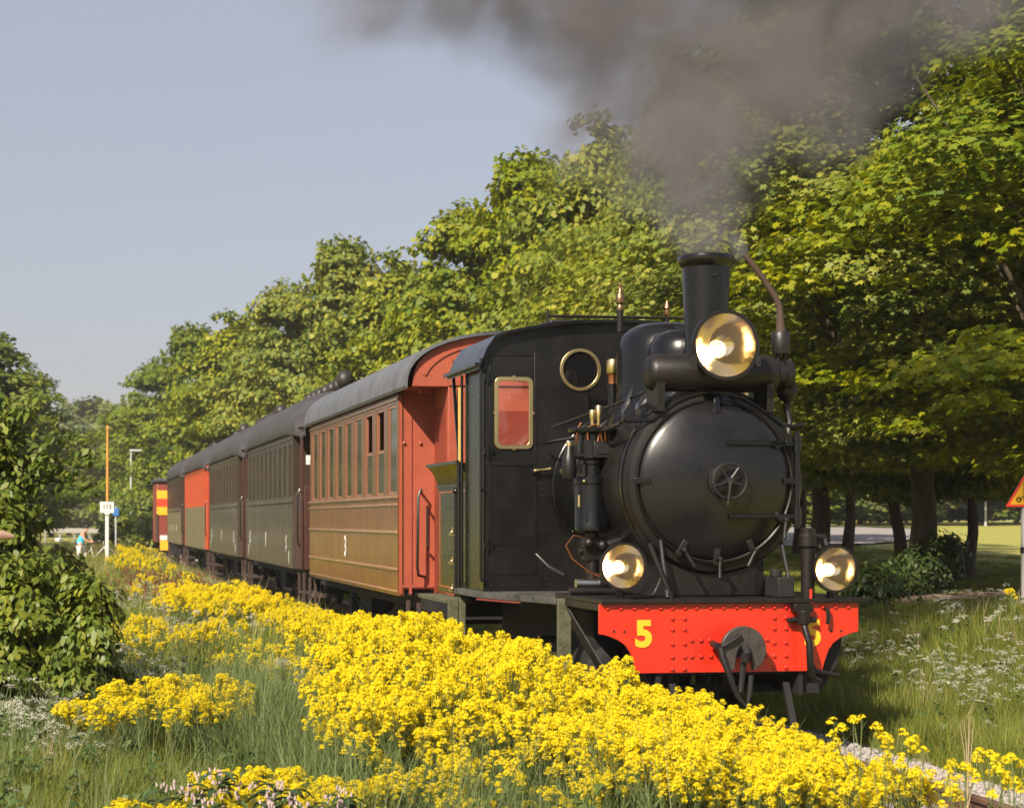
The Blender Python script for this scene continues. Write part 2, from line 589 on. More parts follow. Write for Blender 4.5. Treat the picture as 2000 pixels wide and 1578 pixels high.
for i, (zx, zy) in enumerate(rp):
    x, z = bx(1050 + zx * .35), bz(900 + zy * .35)
    if i == 0:
        rv0.location = (x, -.001, z)
    else:
        clone('rivet', rv0, beam, (x, -.001, z))
for zx, zy in ((403, 945), (463, 947), (1672, 955), (1730, 955)):
    MB().cyl((0, -.0015, 0), (0, .002, 0), .011, n=10).build('bolt_hole', M_dark, beam, loc=(bx(1050 + zx * .35), 0, bz(900 + zy * .35)))
text('number', '5', .285, M_yellow, beam, (bx(1250.5), -.004, bz(1238)), off=.012, sx=1.02)
text('number', '5', .285, M_yellow, beam, (bx(1596), -.004, bz(1240)), off=.012, sx=1.02)

# --- frame, platform, cylinders, wheels
mb = MB()
mb.box(-.62, -.58, .03, 5.2, .35, 1.06).box(.58, .62, .03, 5.2, .35, 1.06)
mb.box(-.58, .58, .06, .12, .52, 1.05)
mb.prism([(-.98, 1.06), (-.62, 1.06), (-.62, .4)], .10, .14)
mb.prism([(1.03, 1.07), (.62, 1.07), (.62, .36), (.80, .36), (.95, .60)], .10, .14)
mb.box(-.5, .5, 1.4, 5.0, .4, .95)
mb.beam((-.62, .6, .36), (.62, .6, .36), .1, .06)
mb.beam((-.48, .05, .45), (-.48, -.12, .12), .05, .03).beam((.48, .05, .45), (.48, -.12, .12), .05, .03)
mb.build('frame', M_dark, loco)
mb = MB()
for sx in (-1, 1):
    mb = MB()
    mb.lathe([(.10, -.04), (.2, -.01), (.21, 0), (.21, .5), (.08, .56)], (sx * .72, .95, .50), (0, 1, 0), 24)
    mb.box(sx * .72 - .15, sx * .72 + .15, .95, 1.4, .65, .98)
    mb.build('cylinder', M_dark, loco, bevel=.01)
    MB().beam((sx * 1.07, 1.15, 1.03), (sx * .78, .62, .34), .012, .20, up=(0, 1, 0)).build('gusset_plate', M_iron, loco)
mb = MB().box(-1.09, 1.16, -.045, 1.35, 1.1, 1.135)
mb.prism([(-1.085, 1.04), (-1.05, 1.04), (-1.05, 1.1), (-1.085, 1.1)], .04, 1.35)
mb.build('front_platform', M_blackm, loco, bevel=.004)
mb = MB()
P = [(-1.09, 1.352), (-1.45, 2.75), (-1.45, 3.85), (1.45, 3.85), (1.45, 2.75), (1.09, 1.352)]
v = [(x, y, z) for z in (1.035, 1.09) for x, y in P]
mb.add(v, [tuple(range(5, -1, -1)), tuple(range(6, 12))] + [(i, (i + 1) % 6, (i + 1) % 6 + 6, i + 6) for i in range(6)])
mb.build('running_board', mat('worn_running_board', (.09, .088, .08), .6, col2=(.02, .019, .015), nscale=5, bump=.15), loco, bevel=.004)
MB().beam((-1.465, 2.76, 1.025), (-1.25, 1.95, 1.025), .012, .016).build('lining', mat('faded_red_lining', (.16, .03, .02), .6), loco)
for x, y, z0 in ((-1.09, 1.05, .38), (1.13, 1.05, .38)):
    MB().box(x - .06, x + .06, y, y + .035, z0, 1.1).box(x - .09, x + .09, y - .16, y + .2, z0 - .03, z0).build('front_step', M_plank, loco, bevel=.005)

def wheel_mb(Rw, sx, spokes=10, th=.11):
    mb = MB()
    mb.lathe([(Rw - .07, -th / 2), (Rw + .025, -th / 2), (Rw + .02, -th / 2 + .03), (Rw, -th / 2 + .035), (Rw - .005, th / 2), (Rw - .07, th / 2)], (0, 0, 0), (-sx, 0, 0), 32, cap=False)
    mb.lathe([(Rw - .07, -th / 2), (Rw - .07, th / 2)], (0, 0, 0), (-sx, 0, 0), 32, cap=False)
    mb.lathe([(1e-5, -th * .6), (.09, -th * .6), (.09, th * .6), (1e-5, th * .6)], (0, 0, 0), (-sx, 0, 0), 16, cap=False)
    for k in range(spokes):
        t = 2 * PI * k / spokes
        mb.beam((0, math.sin(t) * .07, math.cos(t) * .07), (0, math.sin(t) * (Rw - .05), math.cos(t) * (Rw - .05)), .04, .05, up=(1, 0, 0))
    return mb
M_wheel = mat('oily_wheel_iron', (.055, .05, .048), .4, metal=.3, col2=(.02, .018, .016), nscale=6)
for y in (1.75, 3.0, 4.3):
    for sx in (-1, 1):
        wheel_mb(.44, sx).build('wheel', M_wheel, loco, loc=(sx * .52, y, .44))
MB().beam((-.72, 1.2, .52), (-.72, 4.3, .44), .05, .09).cyl((-.80, 3.0, .6), (-.60, 3.0, .6), .06).build('coupling_rod', M_steel, loco)

# --- smokebox, boiler
mb = MB()
mb.lathe([(.655, -.01), (.70, .0), (.742, .012), (.768, .05), (.772, .10), (.772, .95), (.765, .96)], (.02, .40, 2.085), (0, 1, 0), 72, cap=False)
mb.build('smokebox', M_blackm, loco)
mb = MB().lathe([(1e-5, .03), (.655, .03), (.655, .0)], (.02, .39, 2.09), (0, 1, 0), 64, cap=False)
mb.build('smokebox_front', M_blackm, loco)
mb = MB().lathe([(.768, -.02), (.785, -.02), (.79, 0), (.79, .05), (.785, .06), (.76, .06)], (.02, .52, 2.085), (0, 1, 0), 72, cap=False)
mb.build('smokebox_band', M_black, loco)
mb = MB().lathe([(.715, 0), (.715, 1.56), (.71, 1.57)], (0, 1.35, 2.08), (0, 1, 0), 56)
for y in (1.36, 2.1, 2.8):
    mb.lathe([(.716, -.025), (.724, -.02), (.724, .02), (.716, .025)], (0, y, 2.08), (0, 1, 0), 56, cap=False)
mb.build('boiler', M_black, loco)
MB().box(-.55, .55, 2.0, 2.9, 1.1, 2.1).build('firebox', M_blackm, loco, bevel=.02)
# saddle
def saddle():
    mb = MB()
    L_, Rr = [], []
    for i in range(9):
        t = i / 8
        z = 1.137 + t * .42
        hw = .40 + .11 * (1 - t) ** 2.5
        L_.append((-hw - .01, z)); Rr.append((hw + .03, z))
    mb.prism(L_ + Rr[::-1], .46, 1.3)
    return mb
saddle().build('saddle', M_blackm, loco, bevel=.012)
for x0, x1, y0 in ((-.68, -.50, .10), (.62, .60, .2)):
    MB().tube([(x0 + .22 if x0 < 0 else x0, y0 + .3, 1.62), (x1, y0, 1.14)], .018).build('stay', M_iron, loco)
MB().tube([(-.62, .2, 1.58), (-.46, .12, 1.14)], .022).build('stay', M_blackm, loco)

# --- door
door = MB().lathe([(.648, .045), (.648, .0), (.636, -.016), (.60, -.036), (.54, -.066), (.46, -.098), (.36, -.128), (.24, -.152), (.12, -.165), (1e-5, -.17)], (.0, .37, 2.09), (0, 1, 0), 72, cap=False)
door = door.build('smokebox_door', mat('polished_black_door', (.0045, .0045, .0055), .27, col2=(.010, .009, .0092), nscale=3.5, bump=.08, bscale=5, coat=0, spec=.45), loco)
MB().lathe([(.655, -.004), (.668, -.012), (.675, 0), (.675, .02)], (0, .37, 2.09), (0, 1, 0), 64, cap=False).build('door_ring', M_blackm, door)
# hinge straps follow the dish of the door
def dish(r):
    return -.17 * (1 - (r / .66) ** 2) - .004
for z in (2.40, 1.80):
    mb = MB()
    secs = []
    for i in range(9):
        x = .06 + .63 * i / 8
        r = math.hypot(x, z - 2.09)
        y = .37 + dish(min(r, .66)) - .014
        if x > .62: y = .345
        hw = .022
        secs.append([(x, y, z - hw), (x, y - .014, z - hw * .7), (x, y - .014, z + hw * .7), (x, y, z + hw), (x, y + .03, z + hw), (x, y + .03, z - hw)])
    mb.loft(secs, closed=True)
    mb.add(secs[0], [(0, 1, 2, 3, 4, 5)])
    mb.build('hinge_strap', M_black, door)
MB().cyl((.70, .345, 1.70), (.70, .345, 2.50), .022).cyl((.70, .345, 2.33), (.70, .345, 2.47), .036).cyl((.70, .345, 1.73), (.70, .345, 1.87), .036).build('hinge_pin', M_black, door)
# dogs
for a in (-90, -62, -118, -30, 30, 0, 180, 90):
    t = R(a)
    cx, cz = math.cos(t) * .655, 2.09 + math.sin(t) * .64
    mb = MB()
    d = Vector((math.cos(t), 0, math.sin(t)))
    c = Vector((cx, .35, cz))
    mb.beam(c - d * .085 + Vector((0, -.03, 0)), c + d * .05 + Vector((0, -.005, 0)), .05, .035, up=(0, 1, 0))
    if a < -20 or a == 30:
        mb.cyl(c + Vector((0, -.02, 0)), c + Vector((0, -.13, 0)), .018, n=10)
        tt = R({-90: -95, -62: -120, -118: -60, -30: -100, 30: 100}[a])
        h = Vector((math.cos(tt), 0, math.sin(tt)))
        q = c + Vector((0, -.11, 0))
        mb.tube([q, q + h * .07, q + h * .16 + Vector((0, -.02, 0))], [.014, .014, .017])
    mb.build('door_clamp', M_iron if a < -20 else M_black, door, bevel=.004)
# hand wheel
hwl = MB().torus((0, 0, 0), .142, .0125, (0, 1, 0), 40, 8)
for k in range(5):
    t = R(90 + 36 + 72 * k)
    hwl.tube([(0, .0, 0), (math.cos(t) * .142, 0, math.sin(t) * .142)], [.014, .009])
hwl.lathe([(1e-5, -.03), (.03, -.025), (.034, .0), (.03, .1)], (0, 0, 0), (0, 1, 0), 16, cap=False)
t = R(262)
hwl.tube([(0, -.02, 0), (math.cos(t) * .1, -.03, math.sin(t) * .1), (math.cos(t) * .2, -.03, math.sin(t) * .2)], [.014, .012, .009])
hwl.build('hand_wheel', mat('dark_polished_steel', (.06, .058, .06), .25, metal=.8), door, loc=(.035, .13, 2.085))
MB().lathe([(.15, .04), (.15, -.004), (.13, -.01), (1e-5, -.012)], (.035, .205, 2.085), (0, 1, 0), 32, cap=False).build('boss', M_blackm, door)

# --- chimney
mb = MB().lathe([(.34, 2.72), (.30, 2.80), (.24, 2.86), (.195, 2.93), (.178, 3.02), (.182, 3.4), (.200, 3.89)], (.035, .68, 0), (0, 0, 1), 40, cap=False)
mb.lathe([(.165, 3.5), (.175, 3.96)], (.035, .68, 0), (0, 0, 1), 40, cap=False)
chim = mb.build('chimney', M_black, loco)
MB().lathe([(.20, 3.885), (.213, 3.90), (.232, 3.93), (.237, 3.955), (.232, 3.98), (.215, 3.99), (.185, 3.985), (.175, 3.95)], (.035, .68, 0), (0, 0, 1), 40, cap=False).build('rim', M_black, chim)
MB().cyl((.015, .475, 3.80), (.055, .475, 3.80), .012).build('lug', M_iron, chim)

# --- domes
mb = MB().lathe([(.54, 2.60), (.50, 2.70), (.445, 2.82), (.433, 2.92), (.433, 3.24), (.425, 3.31), (.39, 3.40), (.33, 3.465), (.24, 3.505), (.12, 3.52), (1e-5, 3.522)], (0, 1.62, 0), (0, 0, 1), 48, cap=False)
mb.build('steam_dome', M_black, loco)
mb = MB().lathe([(.42, 2.62), (.34, 2.76), (.315, 2.9), (.31, 3.20), (.30, 3.28), (.25, 3.36), (.17, 3.40), (.06, 3.415), (1e-5, 3.415)], (0, 1.13, 0), (0, 0, 1), 40, cap=False)
mb.lathe([(.10, 3.41), (.10, 3.43), (.09, 3.44), (1e-5, 3.44)], (0.02, 1.13, 0), (0, 0, 1), 20, cap=False)
mb.build('sand_dome', M_black, loco)

# --- feed water heater across the smokebox
mb = MB().lathe([(1e-5, 0), (.10, .01), (.13, .03), (.155, .07), (.155, 1.08), (.14, 1.12), (.11, 1.14), (.11, 1.20), (.125, 1.20), (.125, 1.26), (.09, 1.28)], (-.56, .50, 2.985), (1, 0, 0), 28)
mb.cyl((.60, .52, 2.97), (.74, .60, 2.78), .055)
mb.ball((.72, .6, 2.85), .09)
mb.build('feed_water_heater', M_blackm, loco)
for x in (-.47, .47):
    MB().box(x - .03, x + .03, .34, .64, 2.66, 2.90).build('heater_bracket', M_blackm, loco)
# exhaust with silencer, right of the chimney
mb = MB().lathe([(.072, 0), (.077, .01), (.080, .17), (.070, .185), (.03, .19)], (.665, .6, 3.165), (0, 0, 1), 24)
mb.build('silencer', M_iron, loco)
MB().tube([(.665, .6, 3.34), (.66, .6, 3.44), (.655, .6, 3.56), (.62, .6, 3.64), (.5, .6, 3.81), (.34, .6, 4.0)], [.045, .032, .028, .026, .026, .024], 10).build('steam_pipe', M_rust, loco)
MB().tube([(.64, .6, 3.17), (.64, .6, 3.0), (.66, .58, 2.9)], .016).tube([(.70, .6, 3.17), (.71, .6, 2.9), (.71, .6, 2.7)], .02).tube([(.71, .6, 2.75), (.74, .6, 2.6), (.70, .55, 2.45)], .03).build('drain_pipe', M_blackm, loco)

# --- big headlight and lower headlights
M_refl = mat('gilded_reflector', (.78, .66, .48), .13, metal=1, bump=.12, bscale=9)
M_lens = bpy.data.materials.new('lamp_glass'); M_lens.use_nodes = True
_n = M_lens.node_tree
_g = _n.nodes.new('ShaderNodeBsdfGlossy'); _g.inputs['Roughness'].default_value = .03
_t = _n.nodes.new('ShaderNodeBsdfTransparent')
_f = _n.nodes.new('ShaderNodeFresnel'); _f.inputs[0].default_value = 1.5
_m = _n.nodes.new('ShaderNodeMixShader')
_n.links.new(_f.outputs[0], _m.inputs[0]); _n.links.new(_t.outputs[0], _m.inputs[1]); _n.links.new(_g.outputs[0], _m.inputs[2])
_d = _n.nodes.new('ShaderNodeBsdfDiffuse'); _d.inputs[0].default_value = (.80, .68, .50, 1)
_r = _n.nodes.new('ShaderNodeBsdfTranslucent'); _r.inputs[0].default_value = (.85, .72, .50, 1)
_a = _n.nodes.new('ShaderNodeMixShader'); _a.inputs[0].default_value = .5
_n.links.new(_d.outputs[0], _a.inputs[1]); _n.links.new(_r.outputs[0], _a.inputs[2])
_b = _n.nodes.new('ShaderNodeMixShader'); _b.inputs[0].default_value = .03
_n.links.new(_m.outputs[0], _b.inputs[1]); _n.links.new(_a.outputs[0], _b.inputs[2])
_n.links.new(_b.outputs[0], _n.nodes['Material Output'].inputs[0])
M_clear = bpy.data.materials.new('clear_window_glass'); M_clear.use_nodes = True
_n = M_clear.node_tree
_g = _n.nodes.new('ShaderNodeBsdfGlossy'); _g.inputs['Roughness'].default_value = .03
_t = _n.nodes.new('ShaderNodeBsdfTransparent')
_f = _n.nodes.new('ShaderNodeFresnel'); _f.inputs[0].default_value = 1.5
_m = _n.nodes.new('ShaderNodeMixShader')
_n.links.new(_f.outputs[0], _m.inputs[0]); _n.links.new(_t.outputs[0], _m.inputs[1]); _n.links.new(_g.outputs[0], _m.inputs[2])
_n.links.new(_m.outputs[0], _n.nodes['Material Output'].inputs[0])
M_bulb = mat('lit_bulb', (1, .78, .42), .5, emit=24)
M_halo = mat('bulb_halo_glow', (1, .62, .26), .5, emit=3.5)  # emissive colour for the halo around a bulb, not a real part
def headlight(name, x, y, z, r, label, tilt=0):
    h = bpy.data.objects.new(name, None); C.objects.link(h); h.parent = loco; h.location = (x, y, z)
    h['label'] = label
    h.rotation_euler = (0, 0, tilt)
    k = r / .285
    h2 = MB().lathe([(r * .90, -.012 * k), (r, -.012 * k), (r * 1.005, .0), (r, .03 * k), (r * .93, .05 * k), (r * .90, .06 * k), (r * .88, .12 * k), (r * .7, .26 * k), (r * .4, .33 * k), (1e-5, .35 * k)], (0, 0, 0), (0, 1, 0), 48, cap=False)
    h2.build('housing', M_blackm, h)
    prof = []
    for i in range(13):
        q = r * .915 * (1 - i / 12)
        prof.append((max(q, 1e-5), .012 + .62 * r * (1 - (q / (r * .915)) ** 2)))
    MB().lathe(prof, (0, 0, 0), (0, 1, 0), 48, cap=False).build('reflector', M_refl, h)
    MB().lathe([(r * .91, 0), (r * .6, -.014 * k), (r * .3, -.022 * k), (1e-5, -.025 * k)], (0, 0, 0), (0, 1, 0), 48, cap=False).build('glass', M_lens, h)
    MB().ball((.0, .55 * r, -.05 * r), .11 * r).build('bulb', M_bulb, h)
    MB().torus((.0, .56 * r, -.05 * r), .19 * r, .02 * r, (0, 1, 0), 24, 8).build('bulb_halo', M_halo, h)  # added glowing ring that imitates the halo of light round the bulb
    return h
hb = headlight('headlight', 0.0, .12, 3.185, .285, 'large round headlight high in front of the chimney')
MB().box(-.05, .05, .42, .62, 3.02, 3.3).build('bracket', M_blackm, hb, loc=(0, -.12, -3.185))
for sx in (-1, 1):
    MB().box(sx * .27 - .02, sx * .27 + .02, -.02, .05, -.17, -.09).build('clip', M_iron, hb)
hl = headlight('headlight', -.905, -.02, 1.400, .192, 'small round headlight at the left end of the front platform')
hr = headlight('headlight', .880, -.02, 1.372, .192, 'small round headlight at the right end of the front platform')
for h, z in ((hl, 1.400), (hr, 1.372)):
    MB().cyl((0, .1, -.30), (0, .1, -.17), .03).box(-.07, .07, .03, .17, -.27, -.255).build('stand', M_blackm, h)
MB().lathe([(.055, 0), (.058, .40), (.075, .42), (.075, .50), (.06, .52), (.06, .56), (.045, .57)], (.70, .12, 1.135), (0, 0, 1), 20).tube([(.72, .12, 1.64), (.84, .12, 1.62), (.86, .1, 1.56)], .03).build('pump_exhaust', M_blackm, loco)
MB().box(.46, .60, .15, .45, 1.136, 1.30).cyl((.1 + .4, .3, 1.3), (.5, .3, 1.36), .05).build('tool_box', M_dark, loco, bevel=.01)

# --- coupling
cp = MB()
segs = []
poly = []
for i in range(41):
    t = R(-62 + 304 * i / 40)
    poly.append((.188 * math.cos(t), .188 * math.sin(t)))
poly += [(-.075, -.155), (-.055, -.02), (-.03, .03), (.03, .03), (.055, -.02), (.075, -.155)]
cp.prism(poly, 0, .045)
coupler = cp.build('coupling_plate', mat('scuffed_coupling_iron', (.085, .072, .066), .42, metal=.35, col2=(.045, .035, .03), nscale=14, bump=.15), loco, bevel=.006, loc=(.03, -.20, .738))
MB().lathe([(.07, 0), (.07, .16), (.10, .18)], (0, .045, 0), (0, 1, 0), 16).build('shank', M_dark, coupler)
MB().tube([(0, .0, .02), (0, -.04, .03), (0, -.07, -.02), (0, -.05, -.08), (0, .02, -.10), (.0, .03, -.2), (-.02, .02, -.34)], [.03, .03, .028, .028, .026, .024, .022]).build('hook', M_dark, coupler)
MB().tube([(-.20, -.01, .02), (-.18, -.03, -.08), (-.12, -.05, -.25), (-.07, -.05, -.37)], [.026, .026, .024, .022]).tube([(-.21, .02, .03), (-.20, .15, .04)], .03).tube([(-.19, -.02, .03), (-.10, -.03, .08), (-.03, -.02, .12)], .018).build('link', M_iron, coupler)
MB().tube([(-.07, -.05, -.36), (0.0, -.06, -.45), (.03, -.05, -.34), (.05, -.03, -.2)], .02).build('chain', M_dark, coupler)

# --- brake hose on the right of the beam
MB().box(.50, .66, -.09, 0, 1.03, 1.095).cyl((.575, -.09, 1.04), (.575, -.09, .93), .055, .05).cyl((.49, -.06, .965), (.69, -.06, .965), .025).box(.46, .50, -.07, -.02, .94, .98).build('hose_cock', M_blackm, loco, bevel=.006)
MB().tube([(.575, -.09, .95), (.58, -.12, .88), (.60, -.15, .78), (.605, -.155, .62), (.61, -.15, .54), (.65, -.12, .49), (.72, -.06, .47)], .028, 12).build('brake_hose', M_blackm, loco)
MB().tube([(.80, .01, 1.05), (.80, -.05, 1.05), (.80, -.06, .97), (.795, -.05, .93)], .016).build('cock_handle', M_blackm, loco)
MB().tube([(.66, -.03, 1.07), (.665, -.03, 1.21)], .012).build('lever', M_red, loco)
MB().tube([(.55, .1, .95), (.70, -.02, .55), (.95, .1, .50), (1.0, .3, .52)], .022).build('pipe', M_iron, loco)

# --- arch hand rail over the smokebox
def ax_(px): return (px - 1390) / 235.5
def az_(py): return CAM_H + (1015 - py) / 235.5
arc = [(1212, 824), (1240, 824), (1266, 821), (1288, 804), (1310, 788), (1335, 776), (1362, 768), (1390, 766), (1420, 769), (1450, 778), (1480, 794), (1505, 812), (1530, 828), (1550, 832), (1575, 829)]
MB().tube([(ax_(a), .40, az_(b)) for a, b in arc], .017, 10).build('hand_rail', M_black, loco)
MB().tube([(ax_(1212), .42, az_(824)), (-.66, .8, 2.66), (-.42, 1.25, 2.92)], .02).tube([(ax_(1575), .42, az_(829)), (.82, 1.2, 2.5), (.82, 2.7, 2.5)], .02).build('hand_rail', M_black, loco)
MB().tube([(-.62, .5, 2.66), (-.55, .7, 2.72), (-.36, .95, 2.86)], .03).build('sand_pipe', mat('shiny_black_pipe', (.03, .03, .032), .15, coat=.6), loco)
MB().tube([(-.78, .45, 2.56), (-.80, 1.2, 2.50), (-.80, 2.8, 2.50)], .018).build('side_rail', M_black, loco)
MB().tube([(-.86, 2.3, 2.62), (-.55, 1.3, 2.78), (-.42, .9, 2.86)], .014).build('rod', M_iron, loco)

# --- air pump on the left running board
mb = MB()
x0, y0 = -.80, 1.2
mb.lathe([(.13, 1.66), (.155, 1.68), (.158, 1.72), (.155, 1.73), (.155, 2.07), (.165, 2.08), (.165, 2.12), (.15, 2.14), (.09, 2.15)], (x0, y0, 0), (0, 0, 1), 28)
mb.lathe([(.085, 2.14), (.085, 2.24), (.10, 2.25), (.10, 2.28), (.13, 2.30), (.13, 2.50), (.21, 2.52), (.215, 2.545), (.20, 2.56), (.05, 2.57)], (x0, y0, 0), (0, 0, 1), 28)
pump = mb.build('air_pump', M_black, loco)
MB().box(x0 - .04, x0 + .13, y0 - .19, y0 - .08, 2.30, 2.44).box(x0 - .02, x0 + .11, y0 - .20, y0 - .19, 2.33, 2.41).build('valve_chest', M_iron, pump, bevel=.006)
MB().tube([(x0 - .16, y0 - .05, 2.42), (x0 - .16, y0 - .1, 2.55), (x0 - .13, y0 - .1, 2.60)], .010).tube([(x0 - .08, y0 - .14, 2.45), (x0 - .09, y0 - .15, 2.56), (x0 - .02, y0 - .15, 2.585), (x0 + .02, y0 - .15, 2.56), (x0 + .04, y0 - .15, 2.44)], .010).tube([(x0, y0 - .16, 2.44), (x0 + .02, y0 - .16, 2.56), (x0 + .06, y0 - .16, 2.57), (x0 + .07, y0 - .15, 2.44)], .009).build('copper_pipe', M_copper, pump)
for dx, hh in ((-.03, .13), (.025, .17)):
    MB().lathe([(.012, 0), (.016, .02), (.012, .04), (.022, .07), (.026, hh), (.02, hh + .01)], (x0 + dx, y0 - .1, 2.57), (0, 0, 1), 12).build('oil_cup', M_brass, pump)
MB().lathe([(.05, 2.12), (.062, 2.15), (.062, 2.30), (.045, 2.33), (.03, 2.40), (.02, 2.42)], (x0 - .22, y0 - .05, 0), (0, 0, 1), 16).cyl((x0 - .22, y0 - .05, 2.32), (x0 - .05, y0 - .05, 2.32), .03).build('lubricator', M_blackm, pump)
MB().cyl((x0 - .22, y0 - .05, 2.36), (x0 - .22, y0 - .05, 2.44), .028).build('lubricator_cap', M_brass, pump)
MB().cyl((x0, y0, 1.14), (x0, y0, 1.66), .055).box(x0 - .09, x0 + .09, y0 - .06, y0 + .06, 1.42, 1.62).cyl((x0 - .12, y0, 1.50), (x0 + .22, y0, 1.50), .035).box(x0 + .14, x0 + .30, y0 - .1, y0 + .1, 1.75, 1.80).box(x0 + .16, x0 + .34, y0 - .1, y0 + .1, 2.36, 2.40).cyl((x0 + .1, y0 - .1, 1.55), (x0 + .26, y0 - .1, 1.60), .05).ball((x0 - .06, y0 - .1, 1.57), .05).ball((x0 + .06, y0 - .1, 1.55), .05).build('pump_bracket', M_blackm, pump, bevel=.005)
MB().cyl((x0 - .22, y0 - .25, 1.23), (x0 - .02, y0 - .25, 1.23), .042).build('governor', M_steel, pump)
MB().cyl((x0 - .02, y0 - .25, 1.23), (x0 + .22, y0 - .25, 1.23), .05).cyl((x0 + .04, y0 - .2, 1.14), (x0 + .04, y0 - .2, 1.42), .035).cyl((-1.09, y0 - .3, 1.165), (-.55, y0 - .3, 1.165), .035).cyl((x0 + .15, y0 - .2, 1.14), (x0 + .15, y0 - .2, 1.34), .02).build('pipework', M_blackm, pump)
MB().tube([(x0 - .04, y0 - .1, 1.60), (x0 - .2, y0 - .12, 1.64), (x0 - .27, y0 - .12, 1.55), (x0 - .22, y0 - .14, 1.44), (x0 - .08, y0 - .15, 1.33), (x0 + .06, y0 - .2, 1.26)], .007, 6).tube([(x0 - .12, y0 - .2, 1.33), (x0 + .02, y0 - .22, 1.30)], .006, 6).build('copper_drain', M_copper, pump)
MB().tube([(x0 - .42, y0 + .3, 1.47), (x0 - .33, y0 + .2, 1.36), (x0 - .24, y0, 1.29)], .014, 8).build('drain_cock', M_iron, pump)
MB().ball((x0 - .12, y0 - .16, 2.10), .012).cyl((-.99, .95, 1.88), (-.99, .95, 1.98), .012).build('gauge_tap', M_brass, pump)

# --- pipes along the roof line, whistle and valves
MB().tube([(-.93, 2.2, 3.635), (.9, 2.2, 3.635)], .014).tube([(-.93, 2.2, 3.57), (-.93, 2.2, 3.70)], .013).cyl((-.24, 2.2, 3.5), (-.24, 2.2, 3.70), .03).cyl((.21, 2.2, 3.5), (.21, 2.2, 3.63), .02).build('whistle_pipe', M_blackm, loco)
MB().lathe([(.02, 0), (.03, .01), (.034, .04), (.024, .06), (.04, .075), (.046, .11), (.04, .15), (.024, .17), (.018, .20), (.014, .22), (.018, .24), (.006, .26)], (-.24, 2.2, 3.69), (0, 0, 1), 16).build('whistle', mat('tarnished_brass', (.36, .22, .12), .35, metal=1, noise=.3), loco)
MB().lathe([(.016, 0), (.03, .02), (.034, .05), (.02, .07), (.03, .085), (.022, .12), (.006, .16)], (.21, 2.2, 3.64), (0, 0, 1), 16).build('relief_valve', MATS['tarnished_brass'], loco)
MB().cyl((-.31, 2.2, 2.75), (-.31, 2.2, 3.02), .052).build('valve_column', M_black, loco)
MB().lathe([(.045, 3.02), (.045, 3.10), (.05, 3.11)], (-.31, 2.2, 0), (0, 0, 1), 20).build('copper_collar', M_copper, loco)
MB().lathe([(.055, 3.11), (.062, 3.12), (.062, 3.21), (.055, 3.24), (.03, 3.25)], (-.31, 2.2, 0), (0, 0, 1), 20).build('safety_valve', M_brass, loco)

# --- cab
def roof_z(x):
    t = abs(x) / 1.43
    return 3.672 - .20 * t ** 2.2 - (.26 * max(0, (t - .86) / .14) ** 1.8)
cab = bpy.data.objects.new('cab', None); C.objects.link(cab); cab.parent = loco; cab.location = (0, 2.9, 0)
def wall_with_holes():
    """cab front plate: outer outline with rounded window openings cut out"""
    import bmesh
    cu = bpy.data.curves.new('c', 'CURVE'); cu.dimensions = '2D'; cu.fill_mode = 'BOTH'; cu.extrude = .006
    def spl(pts):
        s = cu.splines.new('POLY'); s.points.add(len(pts) - 1)
        for p, q in zip(s.points, pts): p.co = (q[0], q[1], 0, 1)
        s.use_cyclic_u = True
    n = 40
    outer = [(-1.36, 1.092), (1.36, 1.092)] + [(1.36 - 2.72 * i / n, roof_z(1.36 - 2.72 * i / n)) for i in range(n + 1)]
    spl(outer)
    for sx in (-1, 1):
        spl(rrect(sx * 1.076, 2.785, .170, .325, .05))
        spl([(sx * .42 + .178 * math.cos(2 * PI * k / 32), 3.205 + .178 * math.sin(2 * PI * k / 32)) for k in range(32)])
    t = bpy.data.objects.new('t', cu); C.objects.link(t)
    me = bpy.data.meshes.new_from_object(t.evaluated_get(bpy.context.evaluated_depsgraph_get()))
    bpy.data.objects.remove(t)
    me.materials.clear(); me.materials.append(M_cab)
    o = bpy.data.objects.new('front_plate', me); C.objects.link(o)
    o.parent = cab; o.rotation_euler = (R(90), 0, 0)
    return o
def rrect(cx, cz, hx, hz, r):
    p = []
    for (sx, sz, a0) in ((1, 1, 0), (-1, 1, 90), (-1, -1, 180), (1, -1, 270)):
        for k in range(6):
            t = R(a0 + 90 * k / 5)
            p.append((cx + sx * (hx - r) + r * math.cos(t), cz + sz * (hz - r) + r * math.sin(t)))
    return p
def frame_ring(inner, outer, y0, y1):
    mb = MB(); n = len(inner)
    for y in (y0, y1):
        mb.v += [(a, y, b) for a, b in inner] + [(a, y, b) for a, b in outer]
    for i in range(n):
        j = (i + 1) % n
        mb.f += [(i, j, n + j, n + i), (2 * n + i, 3 * n + i, 3 * n + j, 2 * n + j), (n + i, n + j, 3 * n + j, 3 * n + i), (i, 2 * n + i, 2 * n + j, j)]
    return mb
wall_with_holes()
